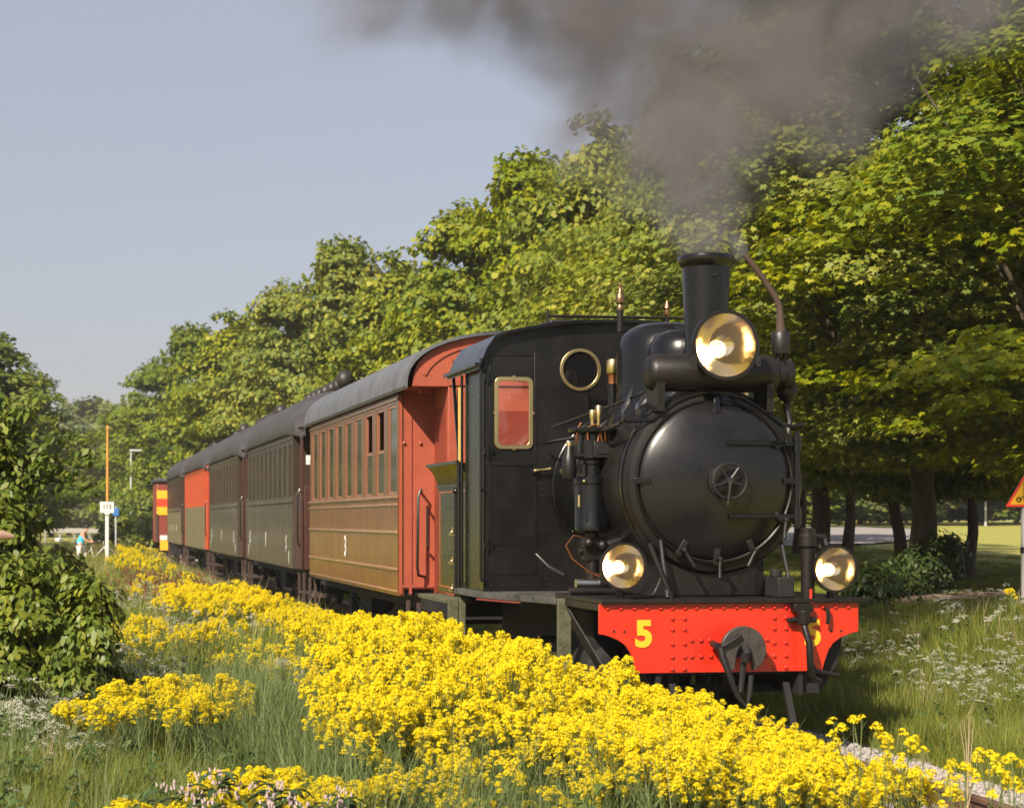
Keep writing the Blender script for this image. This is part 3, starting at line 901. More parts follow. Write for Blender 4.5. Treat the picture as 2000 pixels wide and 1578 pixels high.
for sx in (-1, 1):
    w_ = frame_ring(rrect(sx * 1.076, 2.785, .150, .305, .045), rrect(sx * 1.076, 2.785, .188, .343, .062), -.026, -.006).build('window_frame', M_brass, cab, bevel=.003)
    MB().prism(rrect(sx * 1.076, 2.785, .168, .322, .05), .0, .003).build('pane', M_clear, w_)
    for dx, dz in ((0, .343), (0, -.343), (-.188, 0), (.188, 0)):
        MB().box(sx * 1.076 + dx - .012, sx * 1.076 + dx + .012, -.035, -.006, 2.785 + dz - .012, 2.785 + dz + .012).build('latch', M_brass, w_)
    ci = [(sx * .42 + .172 * math.cos(2 * PI * k / 40), 3.205 + .172 * math.sin(2 * PI * k / 40)) for k in range(40)]
    co_ = [(sx * .42 + .203 * math.cos(2 * PI * k / 40), 3.205 + .203 * math.sin(2 * PI * k / 40)) for k in range(40)]
    w_ = frame_ring(ci, co_, -.024, -.006).build('porthole_frame', M_brass, cab, bevel=.003)
    MB().prism(ci, .0, .003).build('pane', M_glassd, w_)
# door in the cab front, its outline and inset lower panel
dr = MB()
dr.box(-1.315, -1.285, -.014, -.0062, 1.25, 3.36).box(-.875, -.845, -.014, -.0062, 1.25, 3.36).box(-1.285, -.875, -.014, -.0062, 3.33, 3.36).box(-1.285, -.875, -.014, -.0062, 2.28, 2.31)
dr.box(-1.285, -.875, -.014, -.0062, 1.25, 1.50)
dr = dr.build('door', M_cab, cab, bevel=.003)
MB().box(-.90, -.845, -.05, -.014, 2.215, 2.26).build('lock', M_iron, dr)
MB().lathe([(.014, 0), (.02, .02), (.012, .05), (.012, .11), (.018, .16), (.01, .17)], (-.89, -.065, 2.235), (1, 0, .12), 12).build('door_handle', M_brass, dr)
for z in (3.12, 2.42, 1.52):
    MB().box(-1.36, -1.27, -.03, -.006, z - .03, z + .03).cyl((-1.33, -.035, z - .06), (-1.33, -.035, z + .06), .014).build('hinge', M_black, dr, bevel=.003)
# rivets of the cab
mb = MB()
def riv(x, z, y=-.006, r=.009):
    mb.lathe([(r, 0), (r * .7, .006), (1e-5, .008)], (x, y, z), (0, -1, 0), 6, cap=False)
for x in (-1.30, -1.18, -1.10, -1.0, -.88, -.80, -.72, -.64): riv(x, 1.15)
for x in (-.80, -.76): [riv(x, z) for z in (1.15, 1.20, 1.30, 1.34, 1.40, 2.0, 2.05, 2.12, 2.16, 2.56, 2.60, 2.76, 2.80, 3.34, 3.38, 3.50, 3.53)]
for z in np.arange(1.25, 2.6, .16): riv(-.64, float(z))
for z in (1.5, 1.6, 2.3, 3.25, 3.3): riv(-1.33, z)
for i in range(22): 
    x = -1.30 + 2.6 * i / 21; riv(x, roof_z(x) - .06)
mb.build('rivets', M_black, cab)['kind'] = 'stuff'
# sides, floor, back
for sx in (-1, 1):
    MB().box(sx * 1.36 - .006, sx * 1.36 + .006, .008, .72, 1.092, 3.34).box(sx * 1.36 - .012, sx * 1.36 + .012, .72, .77, 1.092, 3.34).build('side_plate', M_green, cab)
    MB().tube([(sx * 1.40, -.04, 1.20), (sx * 1.40, -.04, 3.3)], .015).build('hand_rail', M_black, cab)
    for z in (1.20, 2.05, 3.2):
        MB().cyl((sx * 1.36, -.04, z), (sx * 1.405, -.04, z), .018).build('rail_stud', M_black, cab)
    MB().tube([(sx * 1.40, .80, 1.1), (sx * 1.40, .80, 3.2)], .014).build('hand_rail', M_black, cab)
    MB().box(sx * 1.365 - .02, sx * 1.365 + .02, 1.00, 1.045, 2.32, 3.10).build('curtain_strip', M_cream, cab)
    MB().beam((sx * 1.37, 1.35, 3.25), (sx * 1.37, 1.05, 2.32), .03, .03).build('roof_stay', M_black, cab)
MB().box(-1.34, 1.34, .02, 1.0, 1.10, 1.15).box(-.5, .5, .3, .6, 1.15, 2.35).build('cab_floor', M_dark, cab)
# roof
mb = MB()
def rsec(y, off, dz):
    p = []
    n = 36
    for i in range(n + 1):
        x = -1.43 + 2.86 * i / n
        t = abs(x) / 1.43
        z = 3.685 - .20 * t ** 2.2 - (.26 * max(0, (t - .86) / .14) ** 1.8)
        p.append((x, y, z + dz))
    return p
top = [rsec(y, 0, .0) for y in (-.09, 1.38)]
bot = [rsec(y, 0, -.03) for y in (-.09, 1.38)]
n = 37
mb.v = top[0] + top[1] + bot[0] + bot[1]
for i in range(36):
    mb.f += [(i, i + 1, n + i + 1, n + i), (2 * n + i, 3 * n + i, 3 * n + i + 1, 2 * n + i + 1), (i, 2 * n + i, 2 * n + i + 1, i + 1), (n + i, n + i + 1, 3 * n + i + 1, 3 * n + i)]
mb.f += [(0, n, 3 * n, 2 * n), (36, 2 * n + 36, 3 * n + 36, n + 36)]
rf = mb.build('roof', M_black, cab)
MB().box(-.62, .2, .35, 1.0, 3.66, 3.725).build('roof_hatch', M_blackm, rf, bevel=.015)
MB().beam((-1.44, -.085, 3.24), (-1.44, 1.38, 3.24), .06, .03).beam((1.44, -.085, 3.24), (1.44, 1.38, 3.24), .06, .03).build('gutter', M_black, rf)
# coal bunker behind the cab
mb = MB()
mb.loft([[(-1.30, 3.86, z), (1.30, 3.86, z), (1.30, 5.33, z), (-1.30, 5.33, z)] for z in (1.0, 2.12)], closed=True)
mb.loft([[(-1.30 - d, 3.86 - d * .3, z), (1.30 + d, 3.86 - d * .3, z), (1.30 + d, 5.33 + d, z), (-1.30 - d, 5.33 + d, z)] for z, d in ((2.12, 0), (2.2, .02), (2.28, .06), (2.34, .10))], closed=True)
bk = mb.build('coal_bunker', M_green, loco)
MB().box(-1.25, 1.25, 3.9, 5.28, 1.02, 2.15).build('bunker_inner', M_dark, bk)
cm = MB()
for k in range(120):
    x, y = rnd.uniform(-1.1, 1.1), rnd.uniform(4.0, 5.2)
    cm.ball((x, y, 2.22 + .12 * (1 - abs(x))), rnd.uniform(.05, .09), 6)
tag(cm.build('coal', mat('coal', (.012, .012, .013), .3, bump=.5), bk), kind='stuff')
MB().beam((-1.405, 3.86, 2.35), (-1.405, 5.43, 2.35), .03, .03).beam((-1.31, 3.86, 2.125), (-1.31, 5.34, 2.125), .02, .025).build('bead', M_black, bk)
MB().box(-1.304, -1.3005, 3.95, 5.25, 2.06, 2.068).box(-1.304, -1.3005, 3.95, 5.25, 1.06, 1.068).box(-1.304, -1.3005, 3.95, 3.958, 1.07, 2.06).box(-1.304, -1.3005, 5.242, 5.25, 1.07, 2.06).build('orange_lining', mat('orange_lining', (.55, .13, .03), .5), bk)
for z in (1.62, 1.32, 1.04):
    MB().beam((-1.325, 4.25, z), (-1.325, 4.65, z), .02, .02).cyl((-1.33, 4.45, z), (-1.33, 4.45, z + .07), .012).ball((-1.34, 4.45, z + .02), .022).build('brass_fitting', M_brass, bk)
MB().beam((-1.325, 4.2, 1.42), (-1.325, 5.0, 1.42), .02, .02).beam((-1.325, 4.2, 1.92), (-1.325, 5.0, 1.92), .02, .02).build('grab_bar', M_black, bk)
MB().tube([(-1.38, 4.08, 1.06), (-1.38, 4.08, 2.06)], .018).ball((-1.38, 4.08, 2.06), .035).ball((-1.38, 4.08, 1.06), .035).build('hand_rail', M_black, bk)
MB().tube([(-1.40, 3.84, 1.0), (-1.40, 3.84, 2.35)], .022).build('corner_rail', M_black, bk)
MB().box(-1.52, -1.25, 3.95, 5.35, .93, .975).build('side_step', M_plank, loco, bevel=.006)
MB().box(-1.5, -1.40, 3.86, 3.93, .42, .98).box(-1.42, -1.36, 3.70, 3.76, .42, 1.03).box(-1.55, -1.2, 3.6, 3.98, .38, .42).build('cab_step', M_plank, loco, bevel=.006)
MB().box(-1.1, 1.1, 5.3, 5.45, .72, .98).cyl((0, 5.4, .75), (0, 6.5, .75), .08).build('rear_beam', M_dark, loco)
# ================================================================== COACHES
def arch(hw, z0, z1, n=24, k=2.4):
    p = []
    for i in range(n + 1):
        t = PI * i / n
        x = -math.cos(t)
        zz = math.sin(t)
        # superellipse-like arch: quick rise at the eaves, flat crown
        p.append((hw * (abs(x) ** .92) * (1 if x > 0 else -1), z0 + (z1 - z0) * zz ** .78))
    return p

def coach_roof(parent, y0, y1, hw, z0, z1, m, hip0, hip1):
    """y range; hip = length over which the roof turns down at that end (0 = plain arch)"""
    ys = []
    L = y1 - y0
    for t in (0, .12, .3, .55, .8, 1):
        if hip0: ys.append((y0 + hip0 * t, 1 - (1 - t) ** 2 * .80, .955 + .045 * t))
    if not hip0: ys.append((y0, 1, 1))
    if not hip1: ys.append((y1, 1, 1))
    for t in (1, .8, .55, .3, .12, 0):
        if hip1: ys.append((y1 - hip1 * t, 1 - (1 - t) ** 2 * .80, .955 + .045 * t))
    mb = MB()
    top, bot = [], []
    for y, k, q in ys:
        dz = -.16 * (1 - k) if k < 1 else 0
        q = q - .05 * (1 - k)
        top.append([(x * q, y, z + dz) for x, z in arch(hw, z0, z0 + (z1 - z0) * k)])
        bot.append([(x * q * .985, y, z + dz) for x, z in arch(hw, z0 - .035, z0 - .035 + (z1 - z0) * k)])
    n = len(top[0]); ns = len(ys)
    mb.loft(top); o = len(mb.v); mb.loft(bot)
    for j in range(ns - 1):
        for e in (0, n - 1):
            mb.f.append((j * n + e, (j + 1) * n + e, o + (j + 1) * n + e, o + j * n + e))
    for j in (0, ns - 1):
        for i in range(n - 1):
            mb.f.append((j * n + i, j * n + i + 1, o + j * n + i + 1, o + j * n + i))
    return mb.build('roof', m, parent)

def coach(Yfront, label, st):
    HW, LEN = 1.30, 8.0
    dx = -.0006 * max(0, Yfront - 60) ** 2
    root = thing('passenger_coach', label, 'railway coach', (5.3 + dx, Yfront, 0), group='coaches of the train')
    zb, zs, ze = st['zb'], st['zs'], 3.33
    zt = st['zt']
    # openings
    nw, wp, ww, off = st['nw'], st['wp'], st['ww'], st['off']
    for sx in (-1, 1):
        mb = MB()
        xo, xi = (sx * HW, sx * (HW - .07))
        a, b = min(xo, xi), max(xo, xi)
        mb.box(a, b, 0, LEN, zt, ze + .05)
        y = 0
        for i in range(nw):
            y0 = off + i * wp
            mb.box(a, b, y, y0, zs, zt); y = y0 + ww
        mb.box(a, b, y, LEN, zs, zt)
        up = mb.build('upper_side', st['up'], root)
        mb = MB()
        mb.box(a, b, 0, LEN, zb, zs)
        if st['planks']:
            # single upright boards of the lower side, each a little proud of its joint
            nb = st['planks']
            for i in range(nb):
                bw = LEN / nb
                mb.box(sx * (HW + .001) - .001, sx * (HW + .009) + (.0), i * bw + .008, (i + 1) * bw - .008, zb + .03, zs - .03) if sx > 0 else mb.box(-HW - .009, -HW - .001, i * bw + .008, (i + 1) * bw - .008, zb + .03, zs - .03)
        mb.build('lower_side', st['lo'], root)
        # mouldings
        for z, h, dpt in st['beads']:
            MB().box(min(sx * HW, sx * (HW + dpt)), max(sx * HW, sx * (HW + dpt)), 0.003, LEN - .003, z - h / 2, z + h / 2).build('moulding', st['bead'], root, bevel=.006)
        if sx < 0 or st['farwin']:
            for i in range(nw):
                y0 = off + i * wp
                w_ = bpy.data.objects.new('window', None); C.objects.link(w_); w_.parent = root
                w_.location = (sx * (HW - .035), y0, zs)
                f = MB(); t = .035
                x_ = -.02 * -sx
                fa, fb = sorted((sx * .026, sx * -.012))
                f.box(fa, fb, 0, t, 0, zt - zs).box(fa, fb, ww - t, ww, 0, zt - zs).box(fa, fb, t, ww - t, 0, t).box(fa, fb, t, ww - t, zt - zs - t, zt - zs)
                f.build('frame', st['jamb'], w_)
                opened = i in st['open']
                g1 = (zt - zs) * (.52 if opened else 1) - t
                MB().box(min(sx * .004, sx * .012), max(sx * .004, sx * .012), t, ww - t, t, g1).build('pane', M_glass, w_)
                if opened and sx < 0:
                    MB().box(-.02, .02, t, ww - t, g1, g1 + .04).build('sash', st['jamb'], w_)
                    MB().box(.25, .27, .05, ww - .05, g1, zt - zs - .02).build('curtain', mat('orange_curtain', (.45, .16, .03), .8), w_)
    # floor, ends, inner ceiling
    MB().box(-HW + .07, HW - .07, .05, LEN - .05, zb, zb + .08).build('floor', M_dark, root)
    for y in (0, LEN - .05):
        MB().box(-HW + .07, HW - .07, y + .003, y + .05, zb + .08, ze + .3).build('end_wall', st['end'], root)
    # lamp black interior lining keeps the far windows closed
    # corner platform / vestibule at both ends
    for e, ys in ((0, (-.85, 0)), (1, (LEN, LEN + .85))):
        y0, y1 = ys
        yo = y0 if e == 0 else y1
        sgn = -1 if e == 0 else 1
        v = bpy.data.objects.new('vestibule', None); C.objects.link(v); v.parent = root; v.location = (0, 0, 0)
        if st['style'] == 'box':
            # centre box with recessed corners, arched board under the roof
            mb = MB()
            mb.box(-.86, .86, min(yo, yo - sgn * .05), max(yo, yo - sgn * .05), zb, ze)
            mb.box(-.86, -.81, y0 + .05, y1 - .002, zb, ze)
            mb.box(.81, .86, y0 + .05, y1 - .002, zb, ze)
            mb.build('vestibule_wall', st['end'], v, bevel=.006)
            pl = arch(HW - .01, ze, 3.955)
            mb = MB().prism([(-HW + .01, ze)] + pl + [(HW - .01, ze)], min(yo, yo - sgn * .04) - .002, max(yo, yo - sgn * .04) + .002)
            mb.build('arched_board', st['end'], v, bevel=.004)
            # ribs on the arched board and battens on the corner walls
            mb = MB()
            for x in (-.86, -.52, -.02, .5, .84):
                zz = 3.30 + .55 * (1 - (abs(x) / 1.3) ** 2.5)
                mb.box(x, x + .045, yo + sgn * .002, yo + sgn * .02, ze + .02, zz)
            q = [(x * .90, z - .10) for x, z in arch(HW, ze, 3.955)][2:-2]
            q2 = [(x * .93, z - .075) for x, z in arch(HW, ze, 3.955)][2:-2]
            mb.loft([[(x, yo + sgn * .018, z) for x, z in q], [(x, yo + sgn * .018, z) for x, z in q2], [(x, yo + sgn * .002, z) for x, z in q2]])
            mb.box(-.86, .86, yo + sgn * .002, yo + sgn * .022, 3.34, 3.38)
            for x in (-.81, -.60, .55, .77):
                mb.box(x, x + .045, yo + sgn * .002, yo + sgn * .02, zb + .02, 3.30)
            for x in (-1.29, -1.17, 1.12, 1.25):
                mb.box(x, x + .035, (-.012 if e == 0 else LEN + .002), (-.002 if e == 0 else LEN + .012), zb + .02, 3.28)
            mb.box(-1.295, -.865, (-.014 if e == 0 else LEN + .002), (-.004 if e == 0 else LEN + .014), zb + .10, zb + .13)
            mb.build('batten', st['end'], v)
            # entry door in the inner wall of the recess
            MB().box(-.875, -.861, y0 + .12, y1 - .12, zb + .05, 3.1).build('door', mat('dark_red_door', (.20, .035, .02), .4), v)
            for x in (-1.23, -1.03):
                MB().ball((x, (-.01 if e == 0 else LEN + .01), 2.70), .022, 8).build('bolt', st['end'], v)
            MB().box(-HW + .02, HW - .02, y0 + .055, y1 - .004, ze + .001, ze + .02).build('ceiling', st['end'], v)
            if e == 0:
                MB().box(-1.12, -1.0, -.5, -.35, ze - .05, ze - .003).build('lamp', M_coachred, v)
                MB().tube([(-1.02, -.02, 2.10), (-1.05, -.16, 2.13), (-1.09, -.18, 2.05), (-1.10, -.18, 1.2), (-1.08, -.14, 1.10), (-.98, -.02, 1.08)], .017).build('grab_rail', M_iron, v)
                MB().tube([(-.95, -.02, 1.93), (-.99, -.24, 1.90), (-.99, -.24, 1.45), (-.95, -.05, 1.40)], .015).build('grab_rail', M_iron, v)
                MB().box(-.78, .78, -.875, -.862, 2.0, 2.02).build('ledge', st['end'], v)
                MB().box(-.40, .40, yo - .018, yo - .003, zb + .2, 3.05).build('end_door', mat('dark_red_door', (.20, .035, .02), .4), v)
        else:
            for sx in (-1, 1):
                mb = MB()
                a, b = sorted((sx * (HW - .03), sx * (HW - .08)))
                mb.box(a, b, y0 + .03, y1 - .002, zb, 2.25)
                mb.box(a, b, min(yo, yo - sgn * .05), max(yo, yo - sgn * .05), 2.25, ze)
                mb.build('vestibule_side', st['door'], v, bevel=.006)
            mb = MB()
            mb.box(-HW + .09, -.45, min(yo, yo - sgn * .05), max(yo, yo - sgn * .05), zb, 2.35)
            mb.box(.45, HW - .09, min(yo, yo - sgn * .05), max(yo, yo - sgn * .05), zb, 2.35)
            mb.box(-.45, .45, min(yo, yo - sgn * .04), max(yo, yo - sgn * .04), zb, 2.2)
            mb.build('vestibule_end', st['door'], v, bevel=.006)
            MB().box(-HW + .02, HW - .02, y0 + .05, y1, ze + .02, ze + .05).build('ceiling', M_dark, v)
            if e == 0 and st['plaque']:
                s_ = MB().box(-HW + .12, -HW + .80, -.885, -.865, 2.72, 2.88).build('name_plate', M_white, v, bevel=.004)
                MB().box(-HW + .2, -HW + .70, -.888, -.8852, 2.82, 2.845).box(-HW + .18, -HW + .74, -.888, -.8852, 2.755, 2.78).build('faded_lettering', M_iron, s_)
            if e == 0:
                MB().tube([(-HW + .02, -.80, 2.3), (-HW - .02, -.82, 2.2), (-HW - .02, -.82, 1.4), (-HW + .02, -.80, 1.3)], .014).build('grab_rail', M_black, v)
    rr = coach_roof(root, -.92, LEN + .92, 1.385, 3.33, st['apex'], st['roof'], st['hip'][0], st['hip'][1])
    for y, big in st['vents']:
        k = 1.05 if big else .85
        mb = MB().lathe([(.05 * k, -.1), (.05 * k, .14 * k), (.10 * k, .16 * k), (.15 * k, .22 * k), (.165 * k, .30 * k), (.13 * k, .40 * k), (.06 * k, .45 * k), (1e-5, .46 * k)], (0, y, st['apex']), (0, 0, 1), 16)
        mb.build('ventilator', M_vent, rr)
    # marks on the side
    for (s, y, z, hgt) in st['marks']:
        t = text('mark', s, hgt, M_white, root, (-HW - .013, y, z), rot=(R(90), 0, R(-90)), depth=.001, off=.012)
    # running gear
    mb = MB()
    for sx in (-1, 1):
        mb.box(sx * .95 - .05, sx * .95 + .05, -.8, LEN + .8, zb - .17, zb - .01)
        for y in (1.35, LEN - 1.35):
            mb.box(sx * .78 - .06, sx * .78 + .06, y - .16, y + .16, .30, .56)
            mb.beam((sx * .78, y - .55, zb - .18), (sx * .78, y, .58), .06, .03).beam((sx * .78, y + .55, zb - .18), (sx * .78, y, .58), .06, .03)
        mb.beam((sx * .9, 1.9, zb - .2), (sx * .9, 3.4, .40), .03, .03).beam((sx * .9, LEN - 1.9, zb - .2), (sx * .9, LEN - 3.4, .40), .03, .03).beam((sx * .9, 3.4, .40), (sx * .9, LEN - 3.4, .40), .03, .03)
    mb.box(-.9, .9, -.82, -.70, zb - .25, zb - .02).box(-.9, .9, LEN + .70, LEN + .82, zb - .25, zb - .02)
    mb.box(-.7, .7, 2.6, 3.6, .35, zb - .02).box(-.9, -.3, 4.3, 5.2, .42, zb - .02)
    mb.cyl((0, -1.15, .75), (0, -.8, .75), .08).lathe([(.16, 0), (.16, .04)], (0, -1.18, .75), (0, 1, 0), 16)
    mb.build('underframe', M_dark, root)
    for y in (1.35, LEN - 1.35):
        for sx in (-1, 1):
            wheel_mb(.38, sx, 8).build('wheel', M_wheel, root, loc=(sx * .52, y, .38))
    for y in (-.45, LEN + .45):
        MB().box(-1.22, -.92, y - .35, y + .35, .48, .52).box(-1.24, -.95, y - .33, y + .33, .26, .30).beam((-1.2, y - .33, zb - .05), (-1.2, y - .33, .27), .03, .05).beam((-1.2, y + .33, zb - .05), (-1.2, y + .33, .27), .03, .05).build('entry_step', mat('dark_brown_step', (.045, .025, .018), .8), root, bevel=.006)
    return root

base = dict(zb=.85, zs=2.08, zt=3.18, nw=9, wp=.885, ww=.60, off=.12, beads=[], planks=0, open=(), farwin=False, hip=(0, 0), vents=[], marks=[], plaque=False, style='open', apex=3.985, bead=M_trim, jamb=M_jamb, door=M_redbrown)
c1 = dict(base, up=M_teak, lo=M_teak, end=M_coachred, roof=M_roof, style='box', planks=40, hip=(0, .9), open=(1, 2),
          beads=[(2.05, .035, .035), (1.955, .03, .025), (1.62, .035, .03), (1.17, .035, .03), (.90, .03, .02), (3.24, .03, .02)],
          marks=[('3', 4.15, 1.38, .40)], apex=3.985)
coach(21.73, 'brown varnished coach with tall narrow windows and red ends, right behind the locomotive', c1)
vent2 = [(2.4, 1), (3.2, 0), (4.0, 0), (4.9, 0), (5.7, 0), (6.5, 0), (7.3, 0)]
c2 = dict(base, zb=.91, up=mat('brown_grey_window_boards', (.042, .028, .021), .4, noise=.25, nscale=4), lo=M_greyb, end=M_dkbrown, roof=M_roofd, nw=10, wp=.79, ww=.46, off=.15, zt=3.14, zs=2.16, jamb=MATS['brown_grey_window_boards'],
          bead=M_greyb, beads=[(2.10, .05, .035), (3.22, .04, .02)], hip=(1.7, 1.7), vents=vent2, plaque=True, apex=4.14, planks=40,
          marks=[('6', .9, 1.32, .42), ('1', 4.3, 1.36, .40), ('6', 7.4, 1.36, .42), ('I', .5, .93 + .16, .30), ('I', 7.7, 1.1, .3)])
coach(32.04, 'dark grey brown coach with round roof ventilators, coupled behind the brown varnished coach', c2)
c3 = dict(c2, up=M_dkbrown, jamb=M_dkbrown)
coach(42.40, 'dark brown coach with round roof ventilators, just in front of the orange red coach', c3)
c4 = dict(c2, up=M_orange, lo=M_olive, end=M_orange, door=M_orange, jamb=M_orange, bead=M_orange, marks=[], vents=[(1.2, 1), (3.5, 0)], plaque=False, roof=M_roofd, planks=24, beads=[(3.22, .04, .02)])
coach(52.9, 'orange red coach with an olive lower side, fourth behind the locomotive', c4)
c5 = dict(c2, up=M_dkbrown, lo=M_olive, jamb=M_dkbrown, marks=[('8', 2.2, 1.45, .3), ('8', 4.2, 1.45, .3), ('8', 6.2, 1.45, .3)], vents=[(1.2, 0), (2.2, 0)], plaque=False, planks=24)
coach(63.4, 'last dark coach of the train with an olive lower side, behind the orange red coach', c5)

# tail vehicle with a yellow and red warning panel
tv = thing('diesel_shunter', 'small brown red vehicle with yellow and red stripes at the far train end', 'rail vehicle', (5.1, 73.6, 0))
MB().box(-1.42, 1.3, 0, 3.2, .85, 3.25).build('body', mat('brown_red_paint', (.22, .045, .03), .5), tv, bevel=.04)
MB().box(-1.5, 1.4, -.1, 3.3, 3.25, 3.45).build('roof', M_roofd, tv, bevel=.08)
for k, m in enumerate((M_stripe, mat('warning_red', (.75, .06, .02), .5), M_stripe)):
    MB().box(-1.42, -.95, -.03, -.003, 2.95 - .33 * (k + 1) + .003, 2.95 - .33 * k).build('stripe', m, tv)
MB().box(-.90, .8, -.03, -.003, 1.9, 2.9).build('window', M_glassd, tv)
MB().box(-1.46, -1.36, -.03, .02, .9, 2.0).build('corner_post', M_rust, tv)
MB().box(-1.2, 1.2, -.15, 3.3, .35, .85).build('frame', M_dark, tv)
MB().box(-1.30, -.98, -.2, -.16, .55, .95).build('buffer_marker', M_stripe, tv)
MB().box(-1.30, -.98, -.2, -.16, .96, 1.15).build('marker_lamp', M_white, tv)
for y in (.7, 2.5):
    for sx in (-1, 1):
        wheel_mb(.36, sx, 6).build('wheel', M_wheel, tv, loc=(sx * .52, y, .36))
# ================================================================== TREES
def leaf_template(kind):
    if kind == 'maple':
        pts = [(0, -.5), (.18, -.22), (.50, -.25), (.36, .02), (.52, .28), (.20, .22), (0, .56), (-.20, .22), (-.52, .28), (-.36, .02), (-.50, -.25), (-.18, -.22)]
    elif kind == 'oval':
        pts = [(0, -.55), (.22, -.25), (.28, .05), (.14, .38), (0, .58), (-.14, .38), (-.28, .05), (-.22, -.25)]
    elif kind == 'rag':
        pts = [(0, -.5), (.38, -.30), (.22, 0), (.5, .25), (.05, .5), (-.28, .28), (-.5, .05), (-.25, -.3)]
    p = np.array(pts)
    z = -.35 * (p[:, 0] ** 2) - .25 * p[:, 1] ** 2
    return np.concatenate([p, z[:, None]], 1)

def leaves_mesh(name, pos, nrm, size, tmpl, m, g):
    """every leaf is an n-gon of its own"""
    n = len(pos); k = len(tmpl)
    nrm = nrm / np.linalg.norm(nrm, axis=1, keepdims=True)
    up = np.tile([0, 0, -1.0], (n, 1)) + g.normal(0, .35, (n, 3))
    t = up - nrm * (up * nrm).sum(1, keepdims=True)
    t /= np.linalg.norm(t, axis=1, keepdims=True) + 1e-9
    b = np.cross(nrm, t)
    v = pos[:, None, :] + size[:, None, None] * (tmpl[None, :, 0:1] * b[:, None, :] + tmpl[None, :, 1:2] * t[:, None, :] + tmpl[None, :, 2:3] * nrm[:, None, :])
    me = bpy.data.meshes.new(name)
    me.vertices.add(n * k); me.vertices.foreach_set('co', v.astype(np.float32).ravel())
    me.loops.add(n * k); me.loops.foreach_set('vertex_index', np.arange(n * k, dtype=np.int32))
    me.polygons.add(n); me.polygons.foreach_set('loop_start', np.arange(0, n * k, k, dtype=np.int32))
    me.update(calc_edges=True); me.validate()
    me.materials.append(m)
    return me

def crown_points(g, H, Rr, z0, nclump, per, clump_r, lobes=5, flat=.62):
    """leaf positions and normals on clumps that hang on an uneven ovoid crown; origin at the trunk foot"""
    P, Nn = [], []
    ph = g.random(6) * 6.28
    for c in range(nclump):
        u = g.random() * 2 - 1
        th = g.random() * 6.283
        # ovoid: wide below the middle, narrower on top
        zz = .5 + .5 * u
        prof = math.sin(PI * min(1, max(0, zz)) ** .60) ** .72
        lob = 1 + .15 * math.sin(lobes * th + ph[0] + 5 * zz) + .12 * math.sin(3 * th + ph[1] - 8 * zz) + .12 * g.normal()
        inner = (g.random() ** .38) if c > nclump * .18 else g.random() * .6
        rad = Rr * prof * lob * inner
        cz = z0 + (H - z0) * (zz * (.97 + .05 * g.normal())) 
        cc = np.array([rad * math.cos(th), rad * math.sin(th), cz])
        cr = clump_r * g.uniform(.5, 1.5)
        k = int(per * (cr / clump_r) ** 2)
        d = g.normal(0, 1, (k, 3)); d /= np.linalg.norm(d, axis=1, keepdims=True)
        d[:, 2] = np.where(d[:, 2] < -.25, -d[:, 2] * g.random(k), d[:, 2])
        rr = cr * (.55 + .5 * g.random(k))[:, None]
        pos = cc + d * rr * np.array([1, 1, flat])
        outv = np.array([math.cos(th) * .8, math.sin(th) * .8, .35])
        nn = d * .55 + outv * .55 + np.array([0, 0, .45]) + g.normal(0, .42, (k, 3))
        P.append(pos); Nn.append(nn)
    return np.concatenate(P), np.concatenate(Nn)

def trunk_mb(g, H, r, lean=(0, 0), z0=2.5, forks=6, spread=3.0):
    mb = MB()
    path = [(0, 0, -.3)]
    n = 7
    for i in range(1, n + 1):
        t = i / n
        path.append((lean[0] * t * 2 + .12 * math.sin(3 * t + r * 9), lean[1] * t * 2 + .1 * math.sin(4 * t), H * .72 * t))
    rr = [r * 1.45] + [r * (1.12 - .9 * (i / n) ** .8) for i in range(1, n + 1)]
    path.insert(1, (0, 0, .25)); rr.insert(1, r * 1.12)
    mb.tube(path, rr, 10)
    for k in range(forks):
        i = 3 + k % (n - 3)
        p = Vector(path[i]); th = g.uniform(0, 6.28)
        d = Vector((math.cos(th), math.sin(th), 0))
        L = spread * g.uniform(.6, 1)
        rb = rr[i] * .5
        q = [p, p + d * L * .35 + Vector((0, 0, L * .35)), p + d * L * .7 + Vector((0, 0, L * .75)), p + d * L + Vector((0, 0, L * 1.25))]
        mb.tube(q, [rb, rb * .75, rb * .5, rb * .2], 7)
        q2 = [q[1], q[1] + Vector((d.y, -d.x, .6)) * L * .4, q[1] + Vector((d.y * .9 + d.x * .4, -d.x * .9 + d.y * .4, 1.4)) * L * .6]
        mb.tube(q2, [rb * .5, rb * .35, rb * .12], 6)
    return mb

g = np.random.default_rng(11)
T_maple = leaf_template('maple')
near_crowns, mid_crowns, far_crowns = [], [], []
for k in range(3):
    P, Nn = crown_points(g, 13.0, 4.9, 2.35, 250, 235, .92, flat=.55)
    near_crowns.append(leaves_mesh('crown', P, Nn, g.uniform(.095, .18, len(P)), T_maple, M_leafA, g))
for k in range(3):
    P, Nn = crown_points(g, 13.0, 4.9, 1.6, 170, 120, 1.05, flat=.6)
    mid_crowns.append(leaves_mesh('crown', P, Nn, g.uniform(.18, .32, len(P)), leaf_template('rag'), M_leafA, g))
for k in range(2):
    P, Nn = crown_points(g, 13.0, 5.4, .6, 150, 50, 1.3)
    far_crowns.append(leaves_mesh('crown', P, Nn, g.uniform(.34, .58, len(P)), leaf_template('rag'), M_leafC, g))
mid_dark = [(m, M_leafB) for m in mid_crowns]
trunks = {}
